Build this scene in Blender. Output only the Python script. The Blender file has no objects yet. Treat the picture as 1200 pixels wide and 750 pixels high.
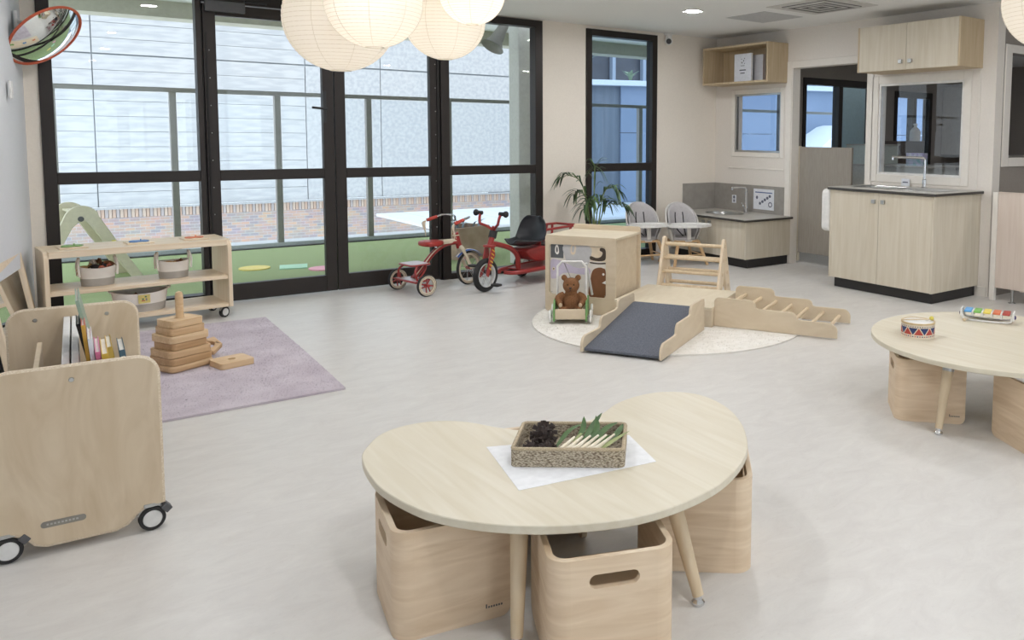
import bpy, bmesh, math, random
from math import sin, cos, pi, radians
from mathutils import Vector, Matrix, Euler
from mathutils.geometry import tessellate_polygon

# ---------------------------------------------------------------- camera, world, exposure
SC = bpy.context.scene
COL = SC.collection
random.seed(7)
cam = bpy.data.cameras.new('camera'); camo = bpy.data.objects.new('camera', cam); COL.objects.link(camo)
YAW, PITCH, ROLL, F, PPX, PPY = 0.6592475511, 0.0813594147, 0.0078387093, 948.8968805, 760.0, 237.18796673
fw = Vector((sin(YAW)*cos(PITCH), cos(YAW)*cos(PITCH), -sin(PITCH)))
r0 = Vector((cos(YAW), -sin(YAW), 0)); u0 = r0.cross(fw)
rt = cos(ROLL)*r0 + sin(ROLL)*u0; up = -sin(ROLL)*r0 + cos(ROLL)*u0
camo.matrix_world = Matrix(((rt.x, up.x, -fw.x, 0), (rt.y, up.y, -fw.y, 0), (rt.z, up.z, -fw.z, 1.4), (0, 0, 0, 1)))
cam.sensor_width = 36; cam.lens = F*36/1200
cam.shift_x = (600-PPX)/1200; cam.shift_y = -(375-PPY)/1200
cam.clip_start = .05; cam.clip_end = 300
SC.camera = camo
W = bpy.data.worlds.new('overcast_sky'); SC.world = W; W.use_nodes = True
bg = W.node_tree.nodes['Background']; bg.inputs[0].default_value = (.88, .945, 1, 1); bg.inputs[1].default_value = 2.1
VS = SC.view_settings; VS.view_transform = 'Standard'; VS.look = 'None'; VS.gamma = 1; VS.exposure = 0.42
SC.cycles.transparent_max_bounces = 24
SC.cycles.max_bounces = 10
DOWNLIGHT_W = 15.5
LANTERN_W = 1.1

# ---------------------------------------------------------------- materials
def lin(c):
    return tuple(((x/255)/12.92 if x/255 <= .04045 else ((x/255+.055)/1.055)**2.4) for x in c)
MATS = {}
def newmat(name):
    m = bpy.data.materials.new(name); m.use_nodes = True
    nt = m.node_tree
    return m, nt, nt.nodes['Principled BSDF']
def mat(name, c, rough=.5, metal=0, c2=None, scale=30, stretch=(1, 1, 1), bump=0, bscale=200, spec=.5, rot=(0, 0, 0), detail=3, lo=.35, hi=.65, alpha=None, distort=0.0, emit=0):
    if name in MATS: return MATS[name]
    m, nt, b = newmat(name)
    N, L = nt.nodes, nt.links
    b.inputs['Roughness'].default_value = rough; b.inputs['Metallic'].default_value = metal
    b.inputs['Specular IOR Level'].default_value = spec
    tc = N.new('ShaderNodeTexCoord')
    mp = N.new('ShaderNodeMapping'); mp.inputs['Scale'].default_value = stretch; mp.inputs['Rotation'].default_value = rot
    L.new(tc.outputs['Object'], mp.inputs['Vector'])
    nz = N.new('ShaderNodeTexNoise'); nz.inputs['Scale'].default_value = scale; nz.inputs['Detail'].default_value = detail
    nz.inputs['Distortion'].default_value = distort
    L.new(mp.outputs[0], nz.inputs['Vector'])
    rp = N.new('ShaderNodeValToRGB')
    if c2 is None: c2 = tuple(max(0, x*.96) for x in c)
    rp.color_ramp.elements[0].position = lo; rp.color_ramp.elements[0].color = (*lin(c2), 1)
    rp.color_ramp.elements[1].position = hi; rp.color_ramp.elements[1].color = (*lin(c), 1)
    L.new(nz.outputs['Fac'], rp.inputs[0]); L.new(rp.outputs[0], b.inputs['Base Color'])
    if bump:
        n2 = N.new('ShaderNodeTexNoise'); n2.inputs['Scale'].default_value = bscale; n2.inputs['Detail'].default_value = 2
        L.new(mp.outputs[0], n2.inputs['Vector'])
        bp = N.new('ShaderNodeBump'); bp.inputs['Strength'].default_value = bump; bp.inputs['Distance'].default_value = .003
        L.new(n2.outputs['Fac'], bp.inputs['Height']); L.new(bp.outputs[0], b.inputs['Normal'])
    if emit:
        b.inputs['Emission Color'].default_value = (*lin(c), 1); b.inputs['Emission Strength'].default_value = emit
    MATS[name] = m
    return m
def wood(name, c, c2, axis='x', rough=.45, s=1.0):
    st = {'x': (.9, 14, 14), 'y': (14, .9, 14), 'z': (14, 14, .9)}[axis]
    return mat(name, c, rough, c2=c2, scale=1.6*s, stretch=st, detail=5, lo=.3, hi=.7, distort=1.2, spec=.35)
def ply(name, c, c2, axis='x'):
    st = {'x': (1, 3.2, 3.2), 'y': (3.2, 1, 3.2), 'z': (3.2, 3.2, 1)}[axis]
    m = mat(name, c, .5, c2=c2, scale=2.2, stretch=st, detail=6, lo=.3, hi=.72, distort=2.5, spec=.35)
    return m
def glassmat(name, tint=(.93, .97, 1.0), ior=1.45):
    m = bpy.data.materials.new(name); m.use_nodes = True
    nt = m.node_tree; N, L = nt.nodes, nt.links; N.clear()
    o = N.new('ShaderNodeOutputMaterial'); mx = N.new('ShaderNodeMixShader')
    t = N.new('ShaderNodeBsdfTransparent'); t.inputs[0].default_value = (*tint, 1)
    g = N.new('ShaderNodeBsdfGlossy'); g.inputs['Roughness'].default_value = 0.0
    fr = N.new('ShaderNodeFresnel'); fr.inputs[0].default_value = ior
    L.new(fr.outputs[0], mx.inputs[0]); L.new(t.outputs[0], mx.inputs[1]); L.new(g.outputs[0], mx.inputs[2])
    ge = N.new('ShaderNodeNewGeometry'); m2 = N.new('ShaderNodeMixShader'); t2 = N.new('ShaderNodeBsdfTransparent')   # the pane's far face only lets light out
    L.new(ge.outputs['Backfacing'], m2.inputs[0]); L.new(mx.outputs[0], m2.inputs[1]); L.new(t2.outputs[0], m2.inputs[2]); L.new(m2.outputs[0], o.inputs[0])
    MATS[name] = m
    return m
GLASS = glassmat('clear_glass'); GLASS_DIM = glassmat('bluish_glass', (.66, .79, .95)); GLASS_DOOR = glassmat('door_glass', (.93, .97, 1.0))

ply_case = ply('birch_ply', (219, 201, 174), (202, 181, 151), 'z')
ply_stool = mat('stool_ply', (234, 212, 184), .5, c2=(216, 190, 158), scale=2.0, stretch=(1.3, 1.3, 11), detail=6, lo=.3, hi=.7, distort=1.6, spec=.35)
ply_edge = mat('ply_edge', (226, 208, 182), .5, c2=(196, 170, 138), scale=6, stretch=(1, 1, 60))
top_wood = wood('table_laminate', (222, 214, 195), (213, 203, 180), 'y', .4)
leg_wood = wood('leg_timber', (216, 197, 168), (203, 181, 148), 'z')
pine = wood('pine', (238, 221, 196), (225, 202, 170), 'x')
pine_z = wood('pine_upright', (238, 221, 196), (225, 202, 170), 'z')
play_ply = ply('play_ply', (219, 203, 178), (209, 191, 164), 'x')
play_top = ply('play_top_ply', (226, 214, 191), (217, 203, 177), 'x')
rung_wood = wood('rung_timber', (228, 208, 178), (214, 191, 157), 'y')
stack_wood = wood('stacker_timber', (214, 182, 143), (192, 156, 115), 'x', s=1.3)
stack_wood2 = wood('stacker_timber_dark', (196, 161, 121), (172, 136, 96), 'x', s=1.3)
stack_wood3 = wood('stacker_timber_pale', (226, 198, 160), (206, 172, 130), 'x', s=1.3)
cab_wood = wood('cabinet_laminate', (216, 207, 190), (204, 193, 172), 'z', .5)
shelf_wood = wood('box_shelf_laminate', (203, 184, 154), (188, 166, 132), 'z', .5)
white_paint = mat('white_board', (236, 235, 232), .5)
frame_black = mat('dark_bronze_aluminium', (52, 46, 43), .42, .3, c2=(44, 39, 37), scale=400, spec=.4)
frame_gap = mat('black_gap', (22, 20, 19), .7)
wall_m = mat('beige_wall_paint', (236, 227, 214), .75, c2=(233, 224, 211), scale=60, bump=.05, bscale=600)
wall_l = mat('pale_grey_wall_paint', (222, 223, 226), .7, c2=(219, 220, 223), scale=60, bump=.05, bscale=600)
wall_r = mat('warm_grey_wall_paint', (230, 223, 214), .75, c2=(227, 220, 211), scale=60, bump=.05, bscale=600)
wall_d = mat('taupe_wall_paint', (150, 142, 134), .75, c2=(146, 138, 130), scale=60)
trim_m = mat('cream_gloss_trim', (234, 228, 219), .4, c2=(231, 225, 216), scale=20)
ceil_m = mat('ceiling_paint', (238, 237, 234), .85, c2=(235, 234, 231), scale=50)
chrome = mat('chrome', (225, 226, 228), .12, 1.0, c2=(215, 216, 218))
steel = mat('brushed_steel', (190, 190, 188), .3, 1.0, c2=(175, 175, 173), scale=5, stretch=(1, 40, 40))
grey_plastic = mat('grey_plastic', (88, 88, 90), .5)
black_plastic = mat('black_plastic', (34, 34, 36), .4)
white_plastic = mat('white_plastic', (236, 234, 230), .35)
black_rubber = mat('black_rubber', (40, 39, 39), .65)
kick_m = mat('black_kickboard', (46, 44, 44), .5, c2=(40, 38, 38), scale=300)
counter_m = mat('grey_counter_laminate', (194, 190, 182), .35, c2=(184, 180, 172), scale=120)
counter_edge = mat('dark_counter_edge', (62, 58, 54), .4)
tile_m = mat('grey_splashback', (158, 153, 146), .4, c2=(149, 144, 137), scale=14)
half_panel = mat('grey_laminate_panel', (158, 151, 141), .5, c2=(150, 143, 133), scale=20, stretch=(4, 4, .4))

def floor_material():
    m, nt, b = newmat('marbled_vinyl'); N, L = nt.nodes, nt.links
    b.inputs['Roughness'].default_value = .36; b.inputs['Specular IOR Level'].default_value = .45
    tc = N.new('ShaderNodeTexCoord'); mp = N.new('ShaderNodeMapping')
    mp.inputs['Rotation'].default_value = (0, 0, radians(-38)); mp.inputs['Scale'].default_value = (2.2, 5, 1)
    L.new(tc.outputs['Object'], mp.inputs['Vector'])
    a = N.new('ShaderNodeTexNoise'); a.inputs['Scale'].default_value = 2.2; a.inputs['Detail'].default_value = 9; a.inputs['Roughness'].default_value = .72; a.inputs['Distortion'].default_value = .8
    L.new(mp.outputs[0], a.inputs['Vector'])
    r = N.new('ShaderNodeValToRGB'); r.color_ramp.elements[0].position = .3; r.color_ramp.elements[0].color = (*lin((205, 201, 196)), 1)
    r.color_ramp.elements[1].position = .68; r.color_ramp.elements[1].color = (*lin((218, 215, 210)), 1)
    L.new(a.outputs['Fac'], r.inputs[0])
    c = N.new('ShaderNodeTexNoise'); c.inputs['Scale'].default_value = 14; c.inputs['Detail'].default_value = 6; c.inputs['Roughness'].default_value = .8
    L.new(mp.outputs[0], c.inputs['Vector'])
    r2 = N.new('ShaderNodeValToRGB'); r2.color_ramp.elements[0].position = .27; r2.color_ramp.elements[0].color = (.84, .81, .80, 1)
    r2.color_ramp.elements[1].position = .42; r2.color_ramp.elements[1].color = (1, 1, 1, 1)
    L.new(c.outputs['Fac'], r2.inputs[0])
    mx = N.new('ShaderNodeMix'); mx.data_type = 'RGBA'; mx.blend_type = 'MULTIPLY'; mx.inputs[0].default_value = .8
    L.new(r.outputs[0], mx.inputs[6]); L.new(r2.outputs[0], mx.inputs[7]); L.new(mx.outputs[2], b.inputs['Base Color'])
    return m
floor_m = floor_material()

# ---------------------------------------------------------------- mesh helpers
class MB:
    """collects shapes; build() links them as ONE mesh object"""
    def __init__(s): s.v, s.f, s.mi, s.M, s.cur = [], [], [], Matrix.Identity(4), 0
    def at(s, loc=(0, 0, 0), rot=(0, 0, 0)):
        s.M = Matrix.Translation(loc) @ Euler(rot).to_matrix().to_4x4(); return s
    def mat(s, i): s.cur = i; return s
    def add(s, vs, fs):
        o = len(s.v); s.v += [tuple(s.M @ Vector(p)) for p in vs]
        s.f += [tuple(i+o for i in f) for f in fs]; s.mi += [s.cur]*len(fs); return s
    def box(s, x0, y0, z0, x1, y1, z1):
        return s.add([(x0, y0, z0), (x1, y0, z0), (x1, y1, z0), (x0, y1, z0), (x0, y0, z1), (x1, y0, z1), (x1, y1, z1), (x0, y1, z1)],
                     [(0, 3, 2, 1), (4, 5, 6, 7), (0, 1, 5, 4), (1, 2, 6, 5), (2, 3, 7, 6), (3, 0, 4, 7)])
    def tube(s, pts, r, n=10, closed=False, caps=True):
        P = [Vector(p) for p in pts]; m = len(P)
        R = r if isinstance(r, (list, tuple)) else [r]*m
        vs, fs = [], []; prev = None
        for i, p in enumerate(P):
            if closed: t = P[(i+1) % m]-P[i-1]
            else: t = P[min(i+1, m-1)]-P[max(i-1, 0)]
            t.normalize()
            if prev is None:
                a = Vector((0, 0, 1)) if abs(t.z) < .9 else Vector((1, 0, 0))
                nrm = t.cross(a).normalized()
            else:
                nrm = (prev-t*prev.dot(t)).normalized()
            prev = nrm; bn = t.cross(nrm)
            for k in range(n):
                a = 2*pi*k/n; vs.append(p+(nrm*cos(a)+bn*sin(a))*R[i])
        for i in range(m if closed else m-1):
            for k in range(n):
                a, b = i*n+k, i*n+(k+1) % n; j = ((i+1) % m)*n
                fs.append((a, b, j+(k+1) % n, j+k))
        if caps and not closed:
            fs.append(tuple(range(n))[::-1]); fs.append(tuple((m-1)*n+k for k in range(n)))
        return s.add(vs, fs)
    def cyl(s, p0, p1, r0, r1=None, n=16): return s.tube([p0, p1], [r0, r0 if r1 is None else r1], n)
    def lathe(s, prof, n=24, c=(0, 0, 0), ax='z', caps=True):
        vs, fs = [], []
        for r, h in prof:
            for k in range(n):
                a = 2*pi*k/n; x, y = r*cos(a), r*sin(a)
                q = {'z': (x, y, h), 'x': (h, x, y), 'y': (y, h, x)}[ax]
                vs.append((c[0]+q[0], c[1]+q[1], c[2]+q[2]))
        for i in range(len(prof)-1):
            for k in range(n): fs.append((i*n+k, i*n+(k+1) % n, (i+1)*n+(k+1) % n, (i+1)*n+k))
        if caps:
            if prof[0][0] > 1e-5: fs.append(tuple(range(n))[::-1])
            if prof[-1][0] > 1e-5: fs.append(tuple((len(prof)-1)*n+k for k in range(n)))
        return s.add(vs, fs)
    def torus(s, c, R, r, ax='y', n=28, m=10, sq=1.0):
        prof = [(R+r*cos(2*pi*k/m), r*sq*sin(2*pi*k/m)) for k in range(m+1)]
        return s.lathe(prof, n, c, ax, caps=False)
    def ball(s, c, r, sc=(1, 1, 1), n=16, m=10):
        vs, fs = [], []
        for i in range(m+1):
            t = pi*i/m
            for k in range(n):
                a = 2*pi*k/n
                vs.append((c[0]+r*sc[0]*sin(t)*cos(a), c[1]+r*sc[1]*sin(t)*sin(a), c[2]+r*sc[2]*cos(t)))
        for i in range(m):
            for k in range(n): fs.append((i*n+k, (i+1)*n+k, (i+1)*n+(k+1) % n, i*n+(k+1) % n))
        return s.add(vs, fs)
    def prism(s, out, h0, h1, ax='z', holes=()):
        """outline (u,v) pushed from h0 to h1 along an axis, with holes"""
        def q(u, v, h): return {'z': (u, v, h), 'y': (u, h, v), 'x': (h, u, v)}[ax]
        rings = [list(out)]+[list(h) for h in holes]
        flat = [p for r in rings for p in r]; n = len(flat)
        vs = [q(u, v, h0) for u, v in flat]+[q(u, v, h1) for u, v in flat]
        tri = tessellate_polygon([[Vector((u, v, 0)) for u, v in r] for r in rings]) if holes else None
        fs = []
        if tri:
            fs += [tuple(t) for t in tri]+[tuple(i+n for i in t[::-1]) for t in tri]
        else: fs += [tuple(range(n))[::-1], tuple(range(n, 2*n))]
        o = 0
        for r in rings:
            m = len(r)
            for k in range(m):
                a, b = o+k, o+(k+1) % m; fs.append((a, b, b+n, a+n))
            o += m
        return s.add(vs, fs)
    def strip(s, rows):
        """open surface through rows of points"""
        w = len(rows[0]); vs = [p for r in rows for p in r]; fs = []
        for i in range(len(rows)-1):
            for k in range(w-1): fs.append((i*w+k, i*w+k+1, (i+1)*w+k+1, (i+1)*w+k))
        return s.add(vs, fs)
    def build(s, name, mats, parent=None, loc=(0, 0, 0), rz=0, bevel=0, seg=2, sharp=35, rot=None, sub=0, fix=True):
        me = bpy.data.meshes.new(name); me.from_pydata(s.v, [], s.f)
        if fix:
            bm = bmesh.new(); bm.from_mesh(me); bmesh.ops.remove_doubles(bm, verts=bm.verts, dist=1e-5)
            bmesh.ops.recalc_face_normals(bm, faces=bm.faces)
            nf = len(bm.faces)
            bm.to_mesh(me); bm.free()
        mats = mats if isinstance(mats, (list, tuple)) else [mats]
        for m in mats: me.materials.append(m)
        if len(me.polygons) == len(s.mi): me.polygons.foreach_set('material_index', s.mi)
        me.polygons.foreach_set('use_smooth', [True]*len(me.polygons))
        me.set_sharp_from_angle(angle=radians(sharp))
        o = bpy.data.objects.new(name, me); COL.objects.link(o)
        if parent is not None: o.parent = parent
        o.location = loc; o.rotation_euler = rot if rot else (0, 0, rz)
        if bevel:
            b = o.modifiers.new('edge', 'BEVEL'); b.width = bevel; b.segments = seg; b.limit_method = 'ANGLE'; b.angle_limit = radians(40)
        if sub:
            b = o.modifiers.new('smooth', 'SUBSURF'); b.levels = sub; b.render_levels = sub
        return o
def rr(x0, y0, x1, y1, r, n=6):
    o = []
    for cx, cy, a0 in ((x1-r, y0+r, -pi/2), (x1-r, y1-r, 0), (x0+r, y1-r, pi/2), (x0+r, y0+r, pi)):
        for k in range(n+1):
            a = a0+pi/2*k/n; o.append((cx+r*cos(a), cy+r*sin(a)))
    return o
def circ(cx, cy, r, n=24, ry=None): return [(cx+r*cos(2*pi*k/n), cy+(ry or r)*sin(2*pi*k/n)) for k in range(n)]
def smooth_loop(P, n=4):
    o = []; m = len(P)
    for i in range(m):
        p0, p1, p2, p3 = (Vector(P[(i+k-1) % m]) for k in range(4))
        for j in range(n):
            t = j/n
            o.append(tuple(.5*((2*p1)+(p2-p0)*t+(2*p0-5*p1+4*p2-p3)*t*t+(3*p1-p0-3*p2+p3)*t**3)))
    return o
def smooth_path(P, n=6):
    P = [Vector(p) for p in P]; Q = [2*P[0]-P[1]]+P+[2*P[-1]-P[-2]]; o = []
    for i in range(1, len(Q)-2):
        p0, p1, p2, p3 = Q[i-1:i+3]
        for j in range(n):
            t = j/n
            o.append(.5*((2*p1)+(p2-p0)*t+(2*p0-5*p1+4*p2-p3)*t*t+(3*p1-p0-3*p2+p3)*t**3))
    o.append(P[-1]); return o
def bx(name, m, parent, x0, y0, z0, x1, y1, z1, bevel=.002, **k):
    return MB().box(x0, y0, z0, x1, y1, z1).build(name, m, parent, bevel=bevel, **k)
def tag(o, label, cat, group=None, kind=None):
    o['label'] = label; o['category'] = cat
    if group: o['group'] = group
    if kind: o['kind'] = kind
    return o
def thing(name, label, cat, loc=(0, 0, 0), rz=0, group=None):
    o = bpy.data.objects.new(name, None); COL.objects.link(o); o.empty_display_size = .1
    o.location = loc; o.rotation_euler = (0, 0, rz)
    return tag(o, label, cat, group)
def struct(o): o['kind'] = 'structure'; return o
def sroot(name, loc=(0, 0, 0), rz=0):
    o = bpy.data.objects.new(name, None); COL.objects.link(o); o.location = loc; o.rotation_euler = (0, 0, rz); o['kind'] = 'structure'; return o
def copy_tree(o, parent=None):
    c = o.copy(); COL.objects.link(c)
    if parent is not None: c.parent = parent
    for ch in list(o.children): copy_tree(ch, c)
    return c
def dup(root, loc, rz, label, group=None):
    c = copy_tree(root); c.location = loc; c.rotation_euler = (0, 0, rz); c['label'] = label
    if group: c['group'] = group
    return c
def share(o, name, parent, loc, rz=0, rot=None, sc=None):
    """another piece that uses the mesh of o"""
    c = o.copy(); c.name = name; COL.objects.link(c); c.parent = parent; c.location = loc; c.rotation_euler = rot if rot else (0, 0, rz)
    if sc: c.scale = sc
    return c

# ================================================================ STRUCTURE
CZ = 2.58          # ceiling height
GY = 7.375         # glazing plane
RX = 6.72          # right wall plane
def wall_seg(B, plane, a, t0, t1, u0, u1, z0, z1, holes):
    """wall in plane 'x' or 'y', thickness t0..t1, from u0..u1, with rectangular holes (u0,z0,u1,z1)"""
    us = sorted({u0, u1, *[h[0] for h in holes], *[h[2] for h in holes]})
    for i in range(len(us)-1):
        ua, ub = us[i], us[i+1]; cuts = sorted([(h[1], h[3]) for h in holes if h[0] <= ua+1e-6 and h[2] >= ub-1e-6]); z = z0
        for ca, cb in cuts+[(z1, z1)]:
            if ca > z+1e-6:
                if plane == 'y': B.box(ua, t0, z, ub, t1, ca)
                else: B.box(t0, ua, z, t1, ub, ca)
            z = max(z, cb)
bfloor = MB().box(-2.2, -3, -.12, 13, GY+.07, 0).build('floor', floor_m); struct(bfloor)
struct(MB().box(-2.2, -3, CZ, 13, GY+.07, CZ+.12).build('ceiling', ceil_m))
# left wall runs slightly askew
lw = MB().prism([(.05, GY+.1), (-1.05, -3), (-1.2, -3), (-.1, GY+.1)], 0, CZ).build('wall_left', wall_l); struct(lw)
B = MB(); wall_seg(B, 'y', 0, GY-.03, GY+.12, -.1, 6.84, 0, CZ, [(.124, 0, 4.286, 2.57), (4.827, .04, 5.791, 2.545)])
struct(B.build('wall_back', wall_m))
B = MB(); wall_seg(B, 'x', 0, RX, RX+.12, 3.76, GY-.03, 0, CZ, [(6.275, 1.225, 7.01, 1.90), (5.11, 0, 6.12, 2.155), (4.06, 1.045, 4.975, 1.93)])
struct(B.build('wall_right', wall_r))
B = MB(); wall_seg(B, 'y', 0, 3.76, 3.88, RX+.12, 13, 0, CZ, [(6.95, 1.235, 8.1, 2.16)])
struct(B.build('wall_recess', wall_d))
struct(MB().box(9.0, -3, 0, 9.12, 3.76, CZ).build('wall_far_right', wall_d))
B = MB(); wall_seg(B, 'y', 0, -3.12, -3, -2.2, 13, 0, CZ, [(.2, .5, 2.6, 2.3), (3.2, .5, 5.6, 2.3)]); struct(B.build('wall_front', wall_l))  # both openings are added behind the camera to let in fill daylight
# adjoining rooms behind the right wall
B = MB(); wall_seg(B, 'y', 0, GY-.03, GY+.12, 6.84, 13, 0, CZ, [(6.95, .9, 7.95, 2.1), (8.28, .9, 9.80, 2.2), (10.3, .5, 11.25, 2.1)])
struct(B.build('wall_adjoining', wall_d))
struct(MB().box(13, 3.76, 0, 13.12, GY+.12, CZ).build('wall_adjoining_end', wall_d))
# skirting
struct(MB().box(RX-.012, 3.77, 0, RX, 3.853, .09).build('baseboard_right', trim_m, bevel=.003))
struct(MB().box(4.287, GY-.042, 0, 4.826, GY-.03, .09).build('baseboard_back', trim_m, bevel=.003))
struct(MB().box(5.79, GY-.042, 0, 6.1, GY-.03, .09).build('baseboard_back_corner', trim_m, bevel=.003))

# ---- main glazing: fixed panels left and right of a pair of doors
def post(name, par, x0, x1, z0, z1, y0=GY-.05, y1=GY+.07, m=None): return bx(name, m or frame_black, par, x0, y0, z0, x1, y1, z1, .003)
w1 = sroot('window_1')
post('frame_post', w1, .124, .205, 0, 2.57); post('frame_post', w1, 1.135, 1.172, 0, 2.57)
post('frame_head', w1, .205, 1.135, 2.50, 2.57); post('frame_sill', w1, .205, 1.135, 0, .09); post('frame_rail', w1, .205, 1.135, 1.012, 1.098, GY-.04, GY+.05)
for z0, z1 in ((.09, 1.012), (1.098, 2.50)): bx('pane', GLASS, w1, .205, GY+.004, z0, 1.135, GY+.012, z1, 0)
w2 = sroot('window_2')
post('frame_post', w2, 3.176, 3.262, 0, 2.57); post('frame_post', w2, 4.20, 4.286, 0, 2.57)
post('frame_head', w2, 3.262, 4.20, 2.50, 2.57); post('frame_sill', w2, 3.262, 4.20, 0, .06); post('frame_rail', w2, 3.262, 4.20, 1.012, 1.098, GY-.04, GY+.05)
for z0, z1 in ((.06, 1.012), (1.098, 2.50)): bx('pane', GLASS, w2, 3.262, GY+.004, z0, 4.20, GY+.012, z1, 0)
dh = sroot('trim_1'); post('door_head', dh, 1.172, 3.175, 2.44, 2.57); post('door_gap', dh, 1.172, 1.184, 0, 2.44, GY-.03, GY+.05, frame_gap); post('door_gap', dh, 3.163, 3.175, 0, 2.44, GY-.03, GY+.05, frame_gap)
def door(name, x0, x1, hinge):
    d = sroot(name); s = .092
    post('stile', d, x0, x0+s, .012, 2.43, GY-.04, GY+.02); post('stile', d, x1-s, x1, .012, 2.43, GY-.04, GY+.02)
    post('door_rail', d, x0+s, x1-s, .012, .152, GY-.04, GY+.02); post('door_rail', d, x0+s, x1-s, 2.34, 2.43, GY-.04, GY+.02); post('door_rail', d, x0+s, x1-s, 1.012, 1.098, GY-.04, GY+.02)
    for z0, z1 in ((.152, 1.012), (1.098, 2.34)): bx('pane', GLASS_DOOR, d, x0+s, GY-.014, z0, x1-s, GY-.006, z1, 0)
    # hinge side seal strip with its small fixings
    b = MB().box(-.006, -.012, .05, .006, 0, 2.2)
    hx = x0+.02 if hinge < 0 else x1-.02
    b.build('hinge_strip', frame_gap, d, loc=(hx, GY-.04, 0))
    sc = MB()
    for k in range(9): sc.ball((hx+.02*(1 if hinge < 0 else -1), GY-.041, .3+k*.22), .006, n=6, m=4)
    sc.build('hinge_screws', chrome, d)
    return d
d1 = door('door_1', 1.186, 2.186, -1); d2 = door('door_2', 2.194, 3.161, 1)
h = MB().box(2.094, GY-.052, 1.50, 2.122, GY-.04, 1.77); h.cyl((2.108, GY-.052, 1.615), (2.108, GY-.1, 1.615), .009); h.cyl((2.118, GY-.095, 1.615), (1.99, GY-.095, 1.625), .010)
h.build('door_handle', black_plastic, d1, bevel=.002)
bx('door_closer', grey_plastic, d1, 1.20, GY-.10, 2.365, 1.49, GY-.04, 2.45, .006)
MB().box(1.49, GY-.075, 2.455, 1.66, GY-.06, 2.47).build('closer_arm', black_plastic, d1)

# ---- slim window in the back wall
w3 = sroot('window_3')
for a in ((4.827, 4.897, .04, 2.545), (5.722, 5.791, .04, 2.545)): post('frame_post', w3, *a)
for a in ((4.897, 5.722, 2.475, 2.545), (4.897, 5.722, .04, .11), (4.897, 5.722, 1.012, 1.098)): post('frame_rail', w3, *a)
for z0, z1 in ((.11, 1.012), (1.098, 2.475)): bx('pane', GLASS_DIM, w3, 4.897, GY+.004, z0, 5.722, GY+.012, z1, 0)

# ---- windows and doorway in the right wall
def casing(root, y0, z0, y1, z1, w=.07, sill=True, depth=.009):
    for n, a in (('casing', (y0-w, z0-(w if sill else 0), y0, z1+w)), ('casing', (y1, z0-(w if sill else 0), y1+w, z1+w)), ('casing_head', (y0, z1, y1, z1+w))):
        bx(n, trim_m, root, RX-depth, a[0], a[1], RX, a[2], a[3], .004)
    if sill: bx('casing_sill', trim_m, root, RX-depth, y0, z0-w, RX, y1, z0, .004)
def sash(root, y0, z0, y1, z1, m, fm, t=.022):
    for a in ((y0, z0, y0+t, z1), (y1-t, z0, y1, z1), (y0+t, z0, y1-t, z0+t), (y0+t, z1-t, y1-t, z1)):
        bx('sash', fm, root, RX+.002, a[0], a[1], RX+.04, a[2], a[3], .002)
    bx('pane', m, root, RX+.012, y0+t, z0+t, RX+.018, y1-t, z1-t, 0)
GLASS_IN = glassmat('interior_glass', (.88, .91, .95), 1.45)
w4 = sroot('window_4'); casing(w4, 6.275, 1.225, 7.01, 1.90, .055); sash(w4, 6.275, 1.225, 7.01, 1.90, GLASS_IN, steel)
w5 = sroot('window_5'); casing(w5, 4.06, 1.045, 4.975, 1.93, .075); sash(w5, 4.06, 1.045, 4.975, 1.93, GLASS_IN, white_plastic)
dr = sroot('door_3'); casing(dr, 5.11, 0, 6.12, 2.155, .075, False)
for y0, y1 in ((5.11, 5.122), (6.108, 6.12)): bx('door_jamb', trim_m, dr, RX, y0, 0, RX+.12, y1, 2.155, .002)
# moulding under the small window and frame line around the big one
tr = sroot('trim_2'); bx('panel_moulding', trim_m, tr, RX-.008, 6.22, 1.03, RX, 7.1, 1.045, .002); bx('panel_moulding', trim_m, tr, RX-.008, 3.90, .96, RX, 3.912, 2.0, .002)
# recess window facing the room
w6 = sroot('window_6')
for n, a in (('casing', (6.85, 1.155, 6.95, 2.23)), ('casing', (8.1, 1.155, 8.17, 2.23)), ('casing_head', (6.95, 2.16, 8.1, 2.23)), ('casing_sill', (6.95, 1.155, 8.1, 1.235))):
    bx(n, trim_m, w6, a[0], 3.745, a[1], a[2], 3.76, a[3], .003)
bx('sash', steel, w6, 6.95, 3.77, 1.235, 6.97, 3.81, 2.16, .002); bx('sash', steel, w6, 6.97, 3.77, 1.235, 8.1, 3.81, 1.255, .002)
bx('pane', GLASS_IN, w6, 6.97, 3.785, 1.255, 8.1, 3.792, 2.16, 0)
for nm, xa, xb in (('fill_window_1', .2, 2.6), ('fill_window_2', 3.2, 5.6)):  # unseen windows added as daylight fill for faces turned to the camera
    w = sroot(nm)
    for a in ((xa, .5, xa+.06, 2.3), (xb-.06, .5, xb, 2.3), (xa+.06, .5, xb-.06, .56), (xa+.06, 2.24, xb-.06, 2.3)): bx('sash', frame_black, w, a[0], -3.09, a[1], a[2], -3.03, a[3], .003)
    bx('pane', GLASS, w, xa+.06, -3.064, .56, xb-.06, -3.056, 2.24, 0)
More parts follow.
